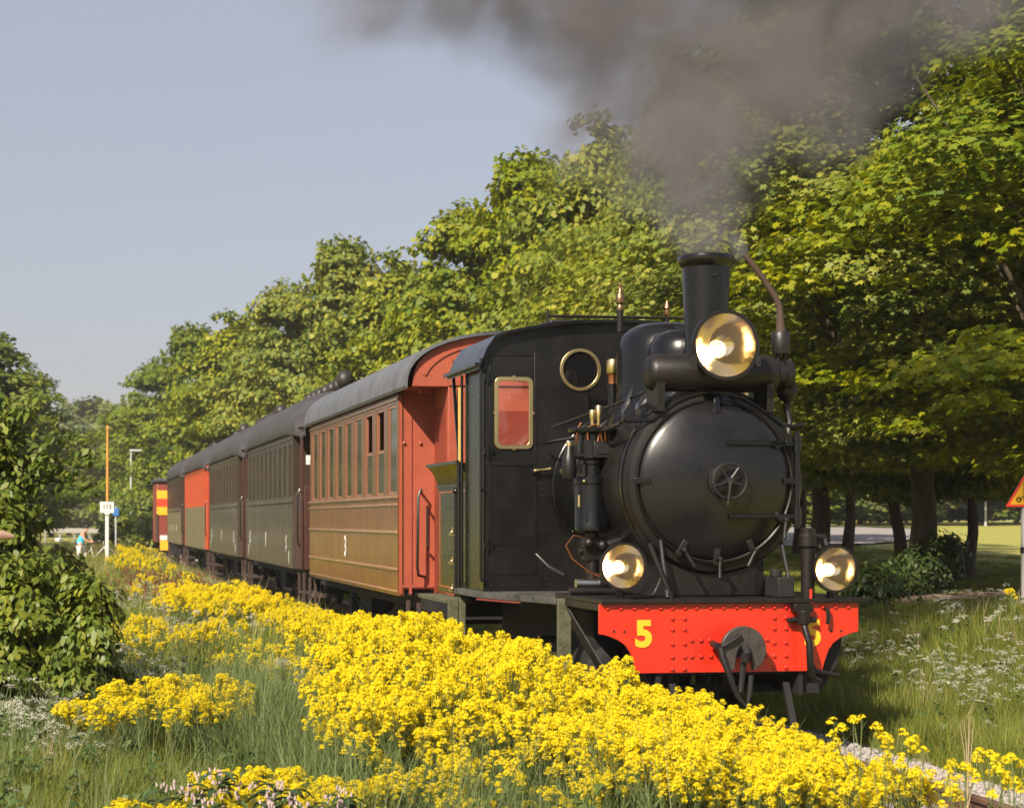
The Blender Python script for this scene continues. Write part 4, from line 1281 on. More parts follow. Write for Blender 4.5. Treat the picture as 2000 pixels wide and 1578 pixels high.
def tree(name, label, x, y, H, Rr, crown, rz, group, tr=.25, lean=(0, 0), forks=6, cat='tree'):
    t = thing(name, label, cat, (x, y, gzf(x, y)), 0, group)
    cm_ = None
    if isinstance(crown, tuple): crown, cm_ = crown
    c = bpy.data.objects.new('crown', crown); C.objects.link(c); c.parent = t
    if cm_:
        c.material_slots[0].link = 'OBJECT'; c.material_slots[0].material = cm_
    c.rotation_euler = (0, 0, rz); s = Rr / 4.9
    c.scale = (s, s, H / 13.0)
    trunk_mb(g, H, tr * .82, lean, forks=forks, spread=Rr * .65).build('trunk', M_bark, t)
    return t

def atd(px, d, top_py=None):
    """world x,y for an image column at a depth, and height above the ground that reaches top_py"""
    xc = (px - 700) / FX * d
    X, Y = xc * CT + d * ST, d * CT - xc * ST
    Z = CAM_H + (1015 - top_py) / FX * d if top_py is not None else None
    return X, Y, Z

ROW = 'maples in the row beside the railway'
row = [  # px, depth, top_py, radius, crown set, label, trunk radius
    (2240, 25.0, -150, 5.0, 0, 'large bright green maple at the right edge, its trunk outside the picture', .3),
    (1800, 30.5, -110, 4.8, 1, 'large maple with the thickest trunk, dark bush at its foot', .27),
    (1598, 37.0, 0, 4.5, 2, 'maple whose dark trunk stands just above the right small headlight', .24),
    (1470, 44.0, 40, 4.6, 0, 'maple rising straight behind the chimney smoke', .24),
    (1330, 50.0, 190, 4.3, 1, 'maple with a pointed crown top just left of the smoke column', .22),
    (1190, 55.0, 262, 3.9, 2, 'yellow green maple above the locomotive cab', .22),
    (1030, 61.0, 335, 3.9, 0, 'maple above the front end of the brown coach', .22),
    (915, 67.0, 430, 4.2, 1, 'maple with a ragged left edge above the brown coach roof', .22),
    (780, 75.0, 520, 4.0, 2, 'maple above the rear end of the brown coach', .2),
    (670, 82.0, 495, 4.2, 0, 'round topped maple standing clear above the first dark coach', .2),
    (560, 92.0, 575, 4.4, 1, 'maple above the middle of the dark coaches', .2),
    (460, 106.0, 632, 4.8, 2, 'greyer green maple above the third coach', .2),
    (375, 122.0, 655, 5.0, 0, 'hazy maple above the orange red coach', .2),
    (310, 142.0, 720, 5.4, 1, 'leftmost maple of the row, sloping down to the sky gap', .2),
]
for i, (px, d, ty, rr, k, lab, tr) in enumerate(row):
    X, Y, Z = atd(px, d, ty)
    H = Z - gzf(X, Y)
    if d < 52: cr = near_crowns[k]
    elif d < 110: cr = mid_crowns[k]
    else: cr = mid_dark[k]
    t = tree('maple_tree', lab, X, Y, H, rr, cr, i * 2.1, ROW, tr)
# more tall stems and second row behind
second = [
    (2010, 38, 300, 3.0, 1, 'maple with a slim trunk behind the triangular warning sign', .15),
    (1892, 34.5, 260, 2.4, 2, 'slim straight maple on the lawn right of the thickest trunk', .13),
    (1762, 35.0, 300, 2.4, 0, 'maple leaning left behind the thickest trunk', .15),
    (1655, 47, 300, 3.0, 1, 'thin grey trunked maple right of the right small headlight', .17),
    (1560, 54, 200, 4.0, 2, 'maple behind the smokebox with a pale lower trunk', .2),
    (1420, 66, 230, 4.6, 0, 'second row maple seen through the chimney smoke', .2),
    (1250, 72, 360, 4.6, 1, 'second row maple behind the steam dome', .2),
    (1120, 80, 440, 4.6, 2, 'second row maple behind the cab roof', .2),
    (975, 86, 490, 4.6, 0, 'second row maple over the front of the brown coach roof', .2),
    (845, 94, 545, 4.6, 1, 'second row maple over the middle of the brown coach roof', .2),
    (735, 104, 580, 4.8, 2, 'second row maple over the rear of the brown coach roof', .2),
    (610, 118, 615, 5.0, 0, 'second row maple over the first dark coach', .2),
    (500, 135, 640, 5.4, 1, 'second row maple over the second dark coach', .2),
]
for i, (px, d, ty, rr, k, lab, tr) in enumerate(second):
    X, Y, Z = atd(px, d, ty)
    H = Z - gzf(X, Y)
    tree('maple_tree', lab, X, Y, H, rr, (near_crowns[k] if d < 60 else mid_dark[k]), i * 1.7 + .5, 'maples standing behind the front row', tr, lean=(-.5, 0) if 'leaning' in lab else (0, 0))
# park trees at the far side of the lawn
for i, (px, d, ty, rr, lab) in enumerate([(1590, 120, 820, 6, 'distant park tree behind the smokebox door hinge'), (1680, 150, 850, 6, 'distant park tree between the two trunks right of the small headlight'), (1745, 135, 830, 6, 'distant park tree just left of the thickest trunk'), (1835, 165, 860, 7, 'distant park tree just right of the thickest trunk'), (1905, 140, 820, 6, 'distant park tree behind the slim straight trunk on the lawn'), (1985, 160, 840, 7, 'distant park tree beyond the lawn behind the warning sign'), (2060, 145, 800, 7, 'distant park tree beyond the lawn cut by the right edge'), (1520, 150, 830, 6, 'distant park tree hidden behind the smokebox')]):
    X, Y, Z = atd(px, d, ty)
    tree('park_tree', lab, X, Y, Z - gzf(X, Y), rr, far_crowns[i % 2], i * 1.3, 'distant trees beyond the lawn', .25)
# far end of the line
for i, (px, d, ty, rr, lab) in enumerate([
    (262, 175, 800, 6, 'distant tree right behind the orange mast'), (225, 235, 800, 8, 'distant hazy tree above the milepost'), (180, 260, 790, 9, 'distant hazy round tree in the gap between the left trees and the row'),
    (135, 215, 815, 7, 'distant hazy tree above the woman with the bicycle'), (290, 200, 825, 6, 'distant low tree just left of the train end'), (100, 190, 840, 7, 'distant tree half hidden by the near bush')]):
    X, Y, Z = atd(px, d, ty)
    tree('distant_tree', lab, X, Y, Z - gzf(X, Y), rr, far_crowns[i % 2], i * 1.9, 'hazy trees at the far end of the line', .3)
for i, (px, d, ty, rr, lab) in enumerate([(-40, 78, 665, 4.6, 'tall dark tree at the left edge, cut off by the picture'), (52, 98, 735, 3.9, 'tall dark tree on the left, beside the pale sky gap')]):
    X, Y, Z = atd(px, d, ty)
    tree('leafy_tree', lab, X, Y, Z - gzf(X, Y), rr, mid_dark[i], i * 1.9 + 1, None, .25)
# low thicket along the line behind the milepost
def bushy(name, label, x, y, H, Rr, n, per, lsize, tmpl, m, cat='bush', group=None, cr=.5, stem=.02, z0=.1):
    t = thing(name, label, cat, (x, y, gzf(x, y)), 0, group)
    P, Nn = crown_points(g, H, Rr, z0, n, per, cr, lobes=4, flat=.8)
    me = leaves_mesh('foliage', P, Nn, g.uniform(lsize * .7, lsize * 1.3, len(P)), leaf_template(tmpl), m, g)
    c = bpy.data.objects.new('foliage', me); C.objects.link(c); c.parent = t
    mb = MB()
    for k in range(7):
        th = g.uniform(0, 6.28); q = Rr * g.uniform(.3, .75)
        mb.tube([(0, 0, -.1), (q * .3 * math.cos(th), q * .3 * math.sin(th), H * .35), (q * math.cos(th), q * math.sin(th), H * g.uniform(.6, .9))], [stem * 1.5, stem, stem * .4], 6)
    mb.build('stem', M_bark, t)
    return t
for i, (px, d, ty, rr, lab) in enumerate([(285, 108, 985, 2.2, 'low bush right of the milepost, beside the rails'), (250, 118, 975, 2.4, 'low bush behind the milepost'), (236, 100, 1005, 1.3, 'smallest low bush beside the milepost'), (308, 125, 960, 2.4, 'low bush close to the far train end')]):
    X, Y, Z = atd(px, d, ty)
    bushy('low_bush', lab, X, Y, Z - gzf(X, Y), rr, 40, 40, .22, 'rag', M_bush, group='low bushes by the milepost')
# bush at the foot of the thickest trunk
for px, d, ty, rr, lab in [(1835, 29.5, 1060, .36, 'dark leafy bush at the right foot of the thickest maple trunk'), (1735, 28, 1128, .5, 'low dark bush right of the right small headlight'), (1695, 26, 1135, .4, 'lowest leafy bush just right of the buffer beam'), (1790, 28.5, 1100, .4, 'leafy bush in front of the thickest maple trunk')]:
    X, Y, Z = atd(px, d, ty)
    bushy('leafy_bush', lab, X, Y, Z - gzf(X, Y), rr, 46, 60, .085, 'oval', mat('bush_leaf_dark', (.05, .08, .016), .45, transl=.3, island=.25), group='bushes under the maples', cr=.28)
# big near bush on the left
X, Y, Z = atd(-25, 15.5, 790)
bushy('large_bush', 'large leafy bush filling the left edge of the picture', X, Y, Z - gzf(X, Y), .62, 150, 95, .075, 'oval', M_bush, cr=.22, stem=.03, z0=.0)
for px, d, ty, rr, h, lab in [(5, 15.6, 905, .42, 0, 'dark bush in the upper part of the left edge'), (75, 14.8, 1100, .46, 0, 'lower dark bush at the foot of the large bush'), (170, 14.6, 1160, .26, 0, 'smallest dark bush, at the right foot of the large bush'), (25, 14.5, 1110, .5, 0, 'dense dark bush at the bottom of the left edge')]:
    X, Y, Z = atd(px, d, ty)
    bushy('side_bush', lab, X, Y, Z - gzf(X, Y), rr, 80, 80, .072, 'oval', M_bush, cr=.17, group='bushes beside the large bush')

# leafy boughs that spread from the large bush towards the sky gap and the milepost
lb = [o for o in C.objects if o.name == 'large_bush'][0]
lbx, lby, lbz = lb.location
for (px_a, py_a, px_b, py_b, cnt) in [(10, 900, 62, 772, 90), (20, 940, 120, 838, 100), (30, 950, 178, 882, 110), (30, 955, 185, 938, 60), (0, 950, 95, 900, 90), (0, 1000, 85, 985, 50), (-10, 880, 20, 790, 70)]:
    Xa, Ya, Za = atd(px_a, 15.4, py_a); Xb, Yb, Zb = atd(px_b, 15.3, py_b)
    A_, B_ = Vector((Xa - lbx, Ya - lby, Za - lbz)), Vector((Xb - lbx, Yb - lby, Zb - lbz))
    cnt = int(cnt * 1.5); tt = g.random(cnt) ** .7
    P = np.array(A_)[None] * (1 - tt[:, None]) + np.array(B_)[None] * tt[:, None] + np.stack([g.normal(0, .055, cnt), g.normal(0, .09, cnt), g.normal(0, .045, cnt)], 1)
    P[:, 2] -= .05 * tt ** 2
    me = leaves_mesh('bough', P, np.tile([-.35, -.35, .8], (cnt, 1)) + g.normal(0, .5, (cnt, 3)), g.uniform(.055, .10, cnt), leaf_template('oval'), M_bush, g)
    bo = bpy.data.objects.new('bough', me); C.objects.link(bo); bo.parent = lb; bo['kind'] = 'stuff'
    MB().tube([A_, (A_ + B_) / 2 + Vector((0, 0, .03)), B_], [.012, .008, .002], 6).build('twig', M_bark, bo)
X, Y, Z = atd(-25, 11.5, 1045)
b_ = MB().tube([(-.3, 0, -.02), (-.05, 0, 0), (.1, .02, .0), (.165, .03, -.01)], [.035, .034, .03, .012], 10).build('cut_branch', mat('peeled_wood', (.42, .27, .20), .7, noise=.3), loc=(X, Y, Z))
tag(b_, 'short pinkish cut branch poking in from the left edge', 'branch')

# ================================================================== GRASS AND FLOWERS
def blade(mb, x, y, h, wd, lean, th, seg=3):
    c, s = math.cos(th), math.sin(th)
    px_, py_ = -s, c
    o = len(mb.v)
    for i in range(seg + 1):
        t = i / seg
        r = lean * t * t
        ww = wd * (1 - t ** 1.5) + .0006
        X_, Y_, Z_ = x + c * r, y + s * r, h * (t - .12 * lean / h * t * t)
        mb.v += [(X_ - px_ * ww / 2, Y_ - py_ * ww / 2, Z_), (X_ + px_ * ww / 2, Y_ + py_ * ww / 2, Z_)]
    for i in range(seg):
        mb.f.append((o + 2 * i, o + 2 * i + 1, o + 2 * i + 3, o + 2 * i + 2))
def tuft(seed, n, h, wd, rad, m, name):
    r2 = random.Random(seed); mb = MB()
    for k in range(n):
        th = r2.uniform(0, 6.28); q = rad * math.sqrt(r2.random())
        hh = h * r2.uniform(.45, 1.15)
        blade(mb, q * math.cos(th), q * math.sin(th), hh, wd * r2.uniform(.6, 1.3), hh * r2.uniform(.05, .65), r2.uniform(0, 6.28))
    return proto(name, mb, m)
grass_protos = [tuft(k, 34, .34, .006, .13, M_grassa, 'grass_tuft_source') for k in range(4)]
M_grassb = mat('dark_grass', (.075, .115, .022), .6, transl=.3, island=.25)
grass_protos += [tuft(10 + k, 30, .30, .007, .13, M_grassb, 'grass_tuft_source') for k in range(2)]
grass_protos += [tuft(20, 26, .50, .004, .10, M_straw, 'grass_tuft_source')]

def in_view(X, Y, m=60):
    u, v, d = to_px(X, Y, 0.2)
    return (u > -m) & (u < 2000 + m) & (d > 3) & (v < 1578 + 260)

def scatter(n, x0, x1, y0, y1, dens=None, pw=1.0):
    X = g.uniform(x0, x1, n); Y = y0 + (y1 - y0) * g.random(n) ** pw
    k = in_view(X, Y)
    if dens is not None: k &= g.random(n) < dens(X, Y)
    return X[k], Y[k]
def bedmask(X, Y):
    return ~((X > 3.98) & (X < 6.75))
def mk_rots(n, tilt=.12):
    return np.stack([g.normal(0, tilt, n), g.normal(0, tilt, n), g.uniform(0, 6.28, n)], 1)

# main meadow
XS, YS, SS, ID = [], [], [], []
def addg(X, Y, s, idx):
    XS.append(X); YS.append(Y); SS.append(s); ID.append(idx)
def pick(n, dry=.03):
    a = g.random(n)
    return np.where(a < dry * .5, 6, np.where(a < .2, g.integers(4, 6, n), g.integers(0, 4, n)))
clump = lambda X, Y: .55 + .45 * np.sin(X * 2.1 + Y * .7) * np.sin(Y * 1.3 - X * .9)
# left side
X, Y = scatter(26000, -5, 4.0, 6.5, 18); addg(X, Y, (.55 + .45 * clump(X, Y)) * g.uniform(.7, 1.2, len(X)) * (1 - .35 * ((X > 1.2) & (Y < 10.5))), pick(len(X)))
X, Y = scatter(16000, -9, 4.1, 18, 45); addg(X, Y, (1.0 + .5 * clump(X, Y)) * g.uniform(.8, 1.3, len(X)), pick(len(X), .06))
X, Y = scatter(9000, -14, 3.9, 45, 110); addg(X, Y, 1.5 * g.uniform(.7, 1.3, len(X)), pick(len(X), .08))
# right bank
X, Y = scatter(22000, 6.75, 13.5, 8, 26); addg(X, Y, (.7 + .5 * clump(X, Y) - .35 * (X < 7.0)) * np.interp(Y, [18, 24], [1, .45]) * g.uniform(.7, 1.25, len(X)), pick(len(X), .03))
X, Y = scatter(7000, 6.8, 13, 26, 60); addg(X, Y, .4 * g.uniform(.7, 1.25, len(X)), pick(len(X)))
# short lawn behind the path
X, Y = scatter(9000, 13, 26, 27, 60, pw=1.3); 
k = ~((np.abs(Y - (25.2 + (X - 14) * .27)) < 1.3))
X, Y = X[k], Y[k]; addg(X, Y, .30 * g.uniform(.7, 1.25, len(X)), pick(len(X), 0))
X = np.concatenate(XS); Y = np.concatenate(YS); Sx = np.concatenate(SS); ID = np.concatenate(ID)
# weeds do not cover the path
k = ~((X > 10.5) & (np.abs(Y - (24.6 + (X - 11) * .30)) < .9))
X, Y, Sx, ID = X[k], Y[k], Sx[k], ID[k]
n = len(X)
wide = np.where(Y > 18, 1.5, 1.0)
instancer('grass', np.stack([X, Y, gz(X, Y) - .02], 1), mk_rots(n), np.stack([np.maximum(Sx, .5) * wide, np.maximum(Sx, .5) * wide, Sx], 1), grass_protos, ID)

# --- yellow rape plants
def rape(seed, H=.80, branches=9, rich=1.0):
    r2 = random.Random(seed)
    st, fl, lf = MB(), MB(), MB()
    tops = []
    def flower(c, nrm, s):
        nrm = Vector(nrm).normalized(); a = nrm.orthogonal().normalized(); b = nrm.cross(a)
        t = r2.uniform(0, 6.28); o = len(fl.v)
        ca, sa = math.cos(t), math.sin(t)
        u = a * ca + b * sa; w_ = b * ca - a * sa
        c = Vector(c)
        # four petals: a pinched square, corners bent up
        q = []
        for k in range(8):
            an = PI / 4 * k
            rr = s if k % 2 == 0 else s * .42
            q.append(c + (u * math.cos(an) + w_ * math.sin(an)) * rr + nrm * (s * .35 if k % 2 == 0 else 0))
        fl.v += [tuple(p) for p in q]; fl.f.append(tuple(o + k for k in range(8)))
    def raceme(p, d, R0, nn):
        p = Vector(p); d = Vector(d).normalized()
        for k in range(nn):
            v_ = Vector((r2.gauss(0, 1), r2.gauss(0, 1), r2.gauss(0, 1))).normalized()
            if v_.dot(d) < -.2: v_ = v_ - d * 2 * v_.dot(d)
            q = p + Vector((v_.x * R0, v_.y * R0, v_.z * R0 * .75)) * r2.uniform(.8, 1.05)
            flower(q, v_ + d * .3, r2.uniform(.0060, .0085))
    main = [(0, 0, -.05), (r2.uniform(-.02, .02), r2.uniform(-.02, .02), H * .5), (r2.uniform(-.04, .04), r2.uniform(-.04, .04), H)]
    st.tube(main, [.005, .004, .0025], 5)
    tops.append((main[-1], (0, 0, 1)))
    for k in range(branches):
        t = r2.uniform(.40, .85)
        z = H * t; th = r2.uniform(0, 6.28)
        L = H * (1.02 - t) * r2.uniform(.75, 1.0)
        sp = r2.uniform(.25, .6)
        p0 = Vector((main[1][0] * min(1, t * 2), main[1][1] * min(1, t * 2), z))
        d = Vector((math.cos(th) * sp, math.sin(th) * sp, 1)).normalized()
        p1 = p0 + d * L * .5; p2 = p0 + (d + Vector((0, 0, .35))).normalized() * L
        st.tube([p0, p1, p2], [.003, .0024, .0018], 4)
        tops.append((tuple(p2), (d.x * .4, d.y * .4, 1)))
        if r2.random() < .65:
            th2 = th + r2.uniform(-1, 1)
            p3 = p1 + Vector((math.cos(th2) * .4, math.sin(th2) * .4, 1)).normalized() * L * .36
            st.tube([p1, p3], [.002, .0014], 4)
            tops.append((tuple(p3), (0, 0, 1)))
    for p, d in tops:
        R0 = r2.uniform(.016, .024)
        raceme(p, d, R0, int(30 * rich))
        for j in range(3):
            th = r2.uniform(0, 6.28)
            raceme((p[0] + math.cos(th) * .020, p[1] + math.sin(th) * .020, p[2] - .016), d, R0 * .7, int(14 * rich))
        # narrow seed pods below the flowers
        for j in range(5):
            th = r2.uniform(0, 6.28); zz = p[2] - r2.uniform(.03, .12)
            st.tube([(p[0], p[1], zz), (p[0] + math.cos(th) * .03, p[1] + math.sin(th) * .03, zz + .025)], [.0009, .0005], 3)
    for k in range(6):
        th = r2.uniform(0, 6.28); z = H * r2.uniform(.15, .6); L = r2.uniform(.05, .11)
        o = len(lf.v); c_, s_ = math.cos(th), math.sin(th)
        lf.v += [(0, 0, z), (c_ * L * .5 - s_ * L * .18, s_ * L * .5 + c_ * L * .18, z + .03), (c_ * L, s_ * L, z - .01), (c_ * L * .5 + s_ * L * .18, s_ * L * .5 - c_ * L * .18, z + .03)]
        lf.f.append((o, o + 1, o + 2, o + 3))
    return st, fl, lf
def rape_mesh(name, seed, **kw):
    st, fl, lf = rape(seed, **kw)
    mb = MB(); mb.fixn = False
    me = bpy.data.meshes.new(name)
    v = st.v + fl.v + lf.v
    a, b = len(st.v), len(st.v) + len(fl.v)
    f = st.f + [tuple(i + a for i in q) for q in fl.f] + [tuple(i + b for i in q) for q in lf.f]
    me.from_pydata(v, [], f)
    for m in (M_stem, M_petal, M_comf): me.materials.append(m)
    idx = [0] * len(st.f) + [1] * len(fl.f) + [2] * len(lf.f)
    me.polygons.foreach_set('material_index', idx); me.update()
    return me, (st, fl, lf)
rape_protos = []
for k in range(6):
    me, parts = rape_mesh('rape_plant_source', 100 + k, H=.80, branches=8 + k % 3)
    rape_protos.append(bpy.data.objects.new('rape_plant_source', me))
def ell(cx, cy, rx, ry, n):
    a = g.random(n) * 6.283; r_ = np.sqrt(g.random(n))
    return cx + rx * r_ * np.cos(a), cy + ry * r_ * np.sin(a)
PX, PY, PS = [], [], []
def addp(X, Y, s): PX.append(X); PY.append(Y); PS.append(s)
# the dense bank beside the track
n = 1400
Y = g.uniform(9.2, 16.5, n)
xl = np.interp(Y, [9.2, 10, 12, 14, 16.5], [2.1, 1.6, 1.72, 2.1, 2.6]); xr = np.interp(Y, [9.2, 10, 11, 13, 16.5], [4.15, 4.1, 4.0, 3.85, 3.75])
X = xl + (xr - xl) * g.random(n) + .08 * g.normal(0, 1, n)
s = np.interp(Y, [9.2, 10, 11.5, 13, 16.5], [.64, .90, 1.10, 1.19, 1.15]) * g.uniform(.70, 1.14, n) * (.94 + .10 * np.sin(X * 5 + Y * 2) * np.sin(Y * 4 - X * 3))
# ragged lower front edge
keep = ~((Y < 10.4) & (X < 3.0) & (g.random(n) < .62 * (10.5 - Y)))
X, Y, s = X[keep], Y[keep], s[keep]; n = len(X)
s *= np.where((Y < 10.2) & (X < 3.1), .85, 1)
addp(X, Y, s)
# along the train towards the back
n = 520
Y = g.uniform(16, 29, n); X = g.uniform(2.5, 3.75, n)
s = np.interp(Y, [16, 20, 24, 29], [1.0, .9, .85, .8]) * g.uniform(.8, 1.15, n)
k = np.sin(Y * .9) + np.sin(Y * 2.3 + X) + .9 > g.uniform(-1.2, 1.0, n)
addp(X[k], Y[k], s[k])
X, Y = ell(2.3, 26.5, .9, 2.4, 260); addp(X, Y, g.uniform(.8, 1.1, len(X)))
X, Y = ell(.78, 13.0, .50, .85, 80); addp(X, Y, g.uniform(.6, .85, len(X)))
X, Y = ell(.25, 12.2, .28, .4, 16); addp(X, Y, g.uniform(.55, .8, len(X)))
X, Y = ell(1.2, 9.45, .55, .36, 95); addp(X, Y, g.uniform(.48, .68, len(X)))
X, Y = ell(.6, 8.8, .38, .22, 26); addp(X, Y, g.uniform(.45, .6, len(X)))
X, Y = ell(1.2, 20.5, .8, 1.6, 48); addp(X, Y, g.uniform(.6, .85, len(X)))
X, Y = ell(.3, 19, .5, .8, 14); addp(X, Y, g.uniform(.5, .8, len(X)))
X, Y = ell(1.7, 16.2, .35, .9, 22); addp(X, Y, g.uniform(.6, .9, len(X)))
X, Y = ell(1.9, 46, .8, 7, 45); addp(X, Y, g.uniform(.8, 1.2, len(X)))
X, Y = ell(2.4, 60, .8, 8, 40); addp(X, Y, g.uniform(.8, 1.3, len(X)))
X, Y = ell(1.8, 33, .7, 4, 40); addp(X, Y, g.uniform(.6, 1.0, len(X)))
# thinning out in front of the bare rail, lower right
n = 420
Y = g.uniform(8.7, 10.6, n); X = g.uniform(2.8, 4.3, n); addp(X, Y, g.uniform(.66, .98, n))
n = 120
Y = g.uniform(10.4, 12.5, n); X = g.uniform(3.7, 4.22, n); addp(X, Y, g.uniform(.9, 1.1, n))
X, Y = ell(10.8, 17.5, .7, 2.2, 22); addp(X, Y, g.uniform(.5, .8, len(X)))
X = np.concatenate(PX); Y = np.concatenate(PY); s = np.concatenate(PS)
n = len(X)
instancer('yellow_rape_flowers', np.stack([X, Y, gz(X, Y) - .02], 1), mk_rots(n, .13), np.stack([.9 * s ** .5, .9 * s ** .5, s], 1), rape_protos, g.integers(0, 6, n))

# separate rape plants at the lower right, each one to be told apart
solo = [
    (1718, 9.1, 1478, 'yellow rape plant with a tall head just left of the bare rail'),
    (1752, 9.2, 1425, 'tallest yellow rape plant in front of the pale ballast'),
    (1800, 9.0, 1462, 'yellow rape plant right of the tallest one in front of the ballast'),
    (1842, 8.9, 1530, 'short yellow rape plant whose flowers cover the rail'),
    (1890, 8.5, 1492, 'broad headed yellow rape plant in front of the dry stalk'),
    (1932, 8.6, 1470, 'yellow rape plant between the dry stalk and the right edge'),
    (1966, 8.3, 1500, 'yellow rape plant second from the right edge'),
    (1990, 8.2, 1478, 'yellow rape plant cut by the right edge, lower corner'),
    (1672, 9.3, 1400, 'yellow rape plant standing against the dark shadow of the locomotive'),
]
for i, (px, d, ty, lab) in enumerate(solo):
    X, Y, Z = atd(px, d, ty)
    t = thing('rape_plant', lab, 'flower', (X, Y, gzf(X, Y)), i * 1.3, 'single rape plants at the lower right')
    st, fl, lf = rape(200 + i, H=max(.3, Z - gzf(X, Y)), branches=5)
    for mb, nm, m in ((st, 'stem', M_stem), (fl, 'flower_head', M_petal), (lf, 'leaf', M_comf)):
        mb.fixn = False; mb.build(nm, m, t, smooth=False)

# --- cow parsley, white umbels
def parsley(seed):
    r2 = random.Random(seed); st, um = MB(), MB()
    H = .7
    for b in range(4):
        th = r2.uniform(0, 6.28); sp = r2.uniform(.05, .22)
        top = Vector((math.cos(th) * sp, math.sin(th) * sp, H * r2.uniform(.7, 1)))
        st.tube([(0, 0, -.03), (top.x * .4, top.y * .4, top.z * .6), top], [.004, .003, .0015], 4)
        for k in range(9):
            a = r2.uniform(0, 6.28); q = .05 * math.sqrt(r2.random())
            c = top + Vector((math.cos(a) * q, math.sin(a) * q, .035 - q * .7 + r2.uniform(-.012, .012)))
            st.tube([top, c], [.001, .0007], 3)
            for j in range(6):
                e = c + Vector((r2.gauss(0, .0085), r2.gauss(0, .0085), r2.gauss(0, .005)))
                um.lathe([(.0048, 0), (1e-4, .002)], e, (r2.gauss(0, .8), r2.gauss(0, .8) - .4, 1), 5, cap=False)
    me = bpy.data.meshes.new('cow_parsley_source')
    a = len(st.v)
    me.from_pydata(st.v + um.v, [], st.f + [tuple(i + a for i in q) for q in um.f])
    me.materials.append(M_stem); me.materials.append(M_umbel)
    me.polygons.foreach_set('material_index', [0] * len(st.f) + [1] * len(um.f)); me.update()
    return bpy.data.objects.new('cow_parsley_source', me)
pp = [parsley(k) for k in range(3)]
PX, PY, PS = [], [], []
for (cx, cy, rx, ry, n, a, b) in [(-.4, 12.6, .8, 1.6, 42, .5, .85), (-1.3, 14, .6, 1.2, 30, .6, .9), (-.2, 15.5, .5, 1.5, 40, .6, .9), (.4, 17, .6, 2, 45, .7, .9), (-.8, 10.2, .5, .6, 14, .4, .6), (2.0, 8.7, .45, .2, 16, .35, .5), (2.6, 8.6, .3, .2, 6, .35, .5),
                                   (8.9, 15.6, 1.0, 1.8, 60, .5, .8), (10.2, 18, 1.5, 2.5, 50, .6, .9), (8.6, 20, .7, 2, 30, .5, .8), (9.4, 14.2, .8, .8, 26, .4, .7), (8.0, 13.4, .5, .9, 8, .3, .5), (1.8, 24, 1, 3, 40, .7, 1.0), (1.0, 30, 1.2, 5, 60, .8, 1.0), (1.9, 14.6, .3, .6, 8, .8, 1)]:
    X, Y = ell(cx, cy, rx, ry, n); PX.append(X); PY.append(Y); PS.append(g.uniform(a, b, n))
X = np.concatenate(PX); Y = np.concatenate(PY); s = np.concatenate(PS); n = len(X)
instancer('cow_parsley', np.stack([X, Y, gz(X, Y)], 1), mk_rots(n, .1), np.stack([s ** .5, s ** .5, s], 1), pp, g.integers(0, 3, n))

# --- leafy weeds and tall stalks of grass between the flowers
def weed(seed, m, L=.11, n=16, H=.4):
    r2 = random.Random(seed); mb = MB()
    mb.tube([(0, 0, -.02), (.01, 0, H)], [.004, .002], 4)
    for k in range(n):
        th = r2.uniform(0, 6.28); z = H * r2.uniform(.1, 1); l = L * r2.uniform(.6, 1.1)
        c_, s_ = math.cos(th), math.sin(th); o = len(mb.v); dz = r2.uniform(-.02, .06)
        mb.v += [(0, 0, z), (c_ * l * .5 - s_ * l * .22, s_ * l * .5 + c_ * l * .22, z + .02 + dz * .5), (c_ * l, s_ * l, z + dz - .02), (c_ * l * .5 + s_ * l * .22, s_ * l * .5 - c_ * l * .22, z + .02 + dz * .5)]
        mb.f += [(o, o + 1, o + 2, o + 3)]
    return proto('weed_source', mb, m)
M_weed = mat('weed_leaf', (.075, .125, .028), .5, transl=.3, island=.22)
wp_ = [weed(k, M_weed) for k in range(3)] + [weed(5, M_weedr, .06, 26, .6)] + [tuft(31, 22, .75, .0045, .07, M_stem, 'tall_grass_source')]
PX, PY, PI_, PS = [], [], [], []
def addw(X, Y, i, s): PX.append(X); PY.append(Y); PI_.append(np.full(len(X), i) if np.isscalar(i) else i); PS.append(s)
X, Y = scatter(2400, -4, 3.9, 7.5, 30); addw(X, Y, g.integers(0, 3, len(X)), g.uniform(.4, 1.1, len(X)))
X, Y = scatter(700, 6.9, 12, 10, 26); addw(X, Y, g.integers(0, 3, len(X)), g.uniform(.4, .9, len(X)))
X, Y = ell(1.9, 36, 1.0, 7, 150); addw(X, Y, 3, g.uniform(.8, 1.3, len(X)))
X, Y = ell(1.3, 13.6, .5, 1.6, 260); addw(X, Y, 4, g.uniform(.8, 1.15, len(X)))
X, Y = scatter(900, 1.2, 4.0, 8.4, 16); addw(X, Y, 4, g.uniform(.6, 1.1, len(X)))
X, Y = scatter(500, -3, 1.2, 8.4, 20); addw(X, Y, 4, g.uniform(.5, 1.0, len(X)))
X = np.concatenate(PX); Y = np.concatenate(PY); s = np.concatenate(PS); I = np.concatenate(PI_); n = len(X)
instancer('meadow_weeds', np.stack([X, Y, gz(X, Y)], 1), mk_rots(n, .2), np.stack([s, s, s], 1), wp_, I)

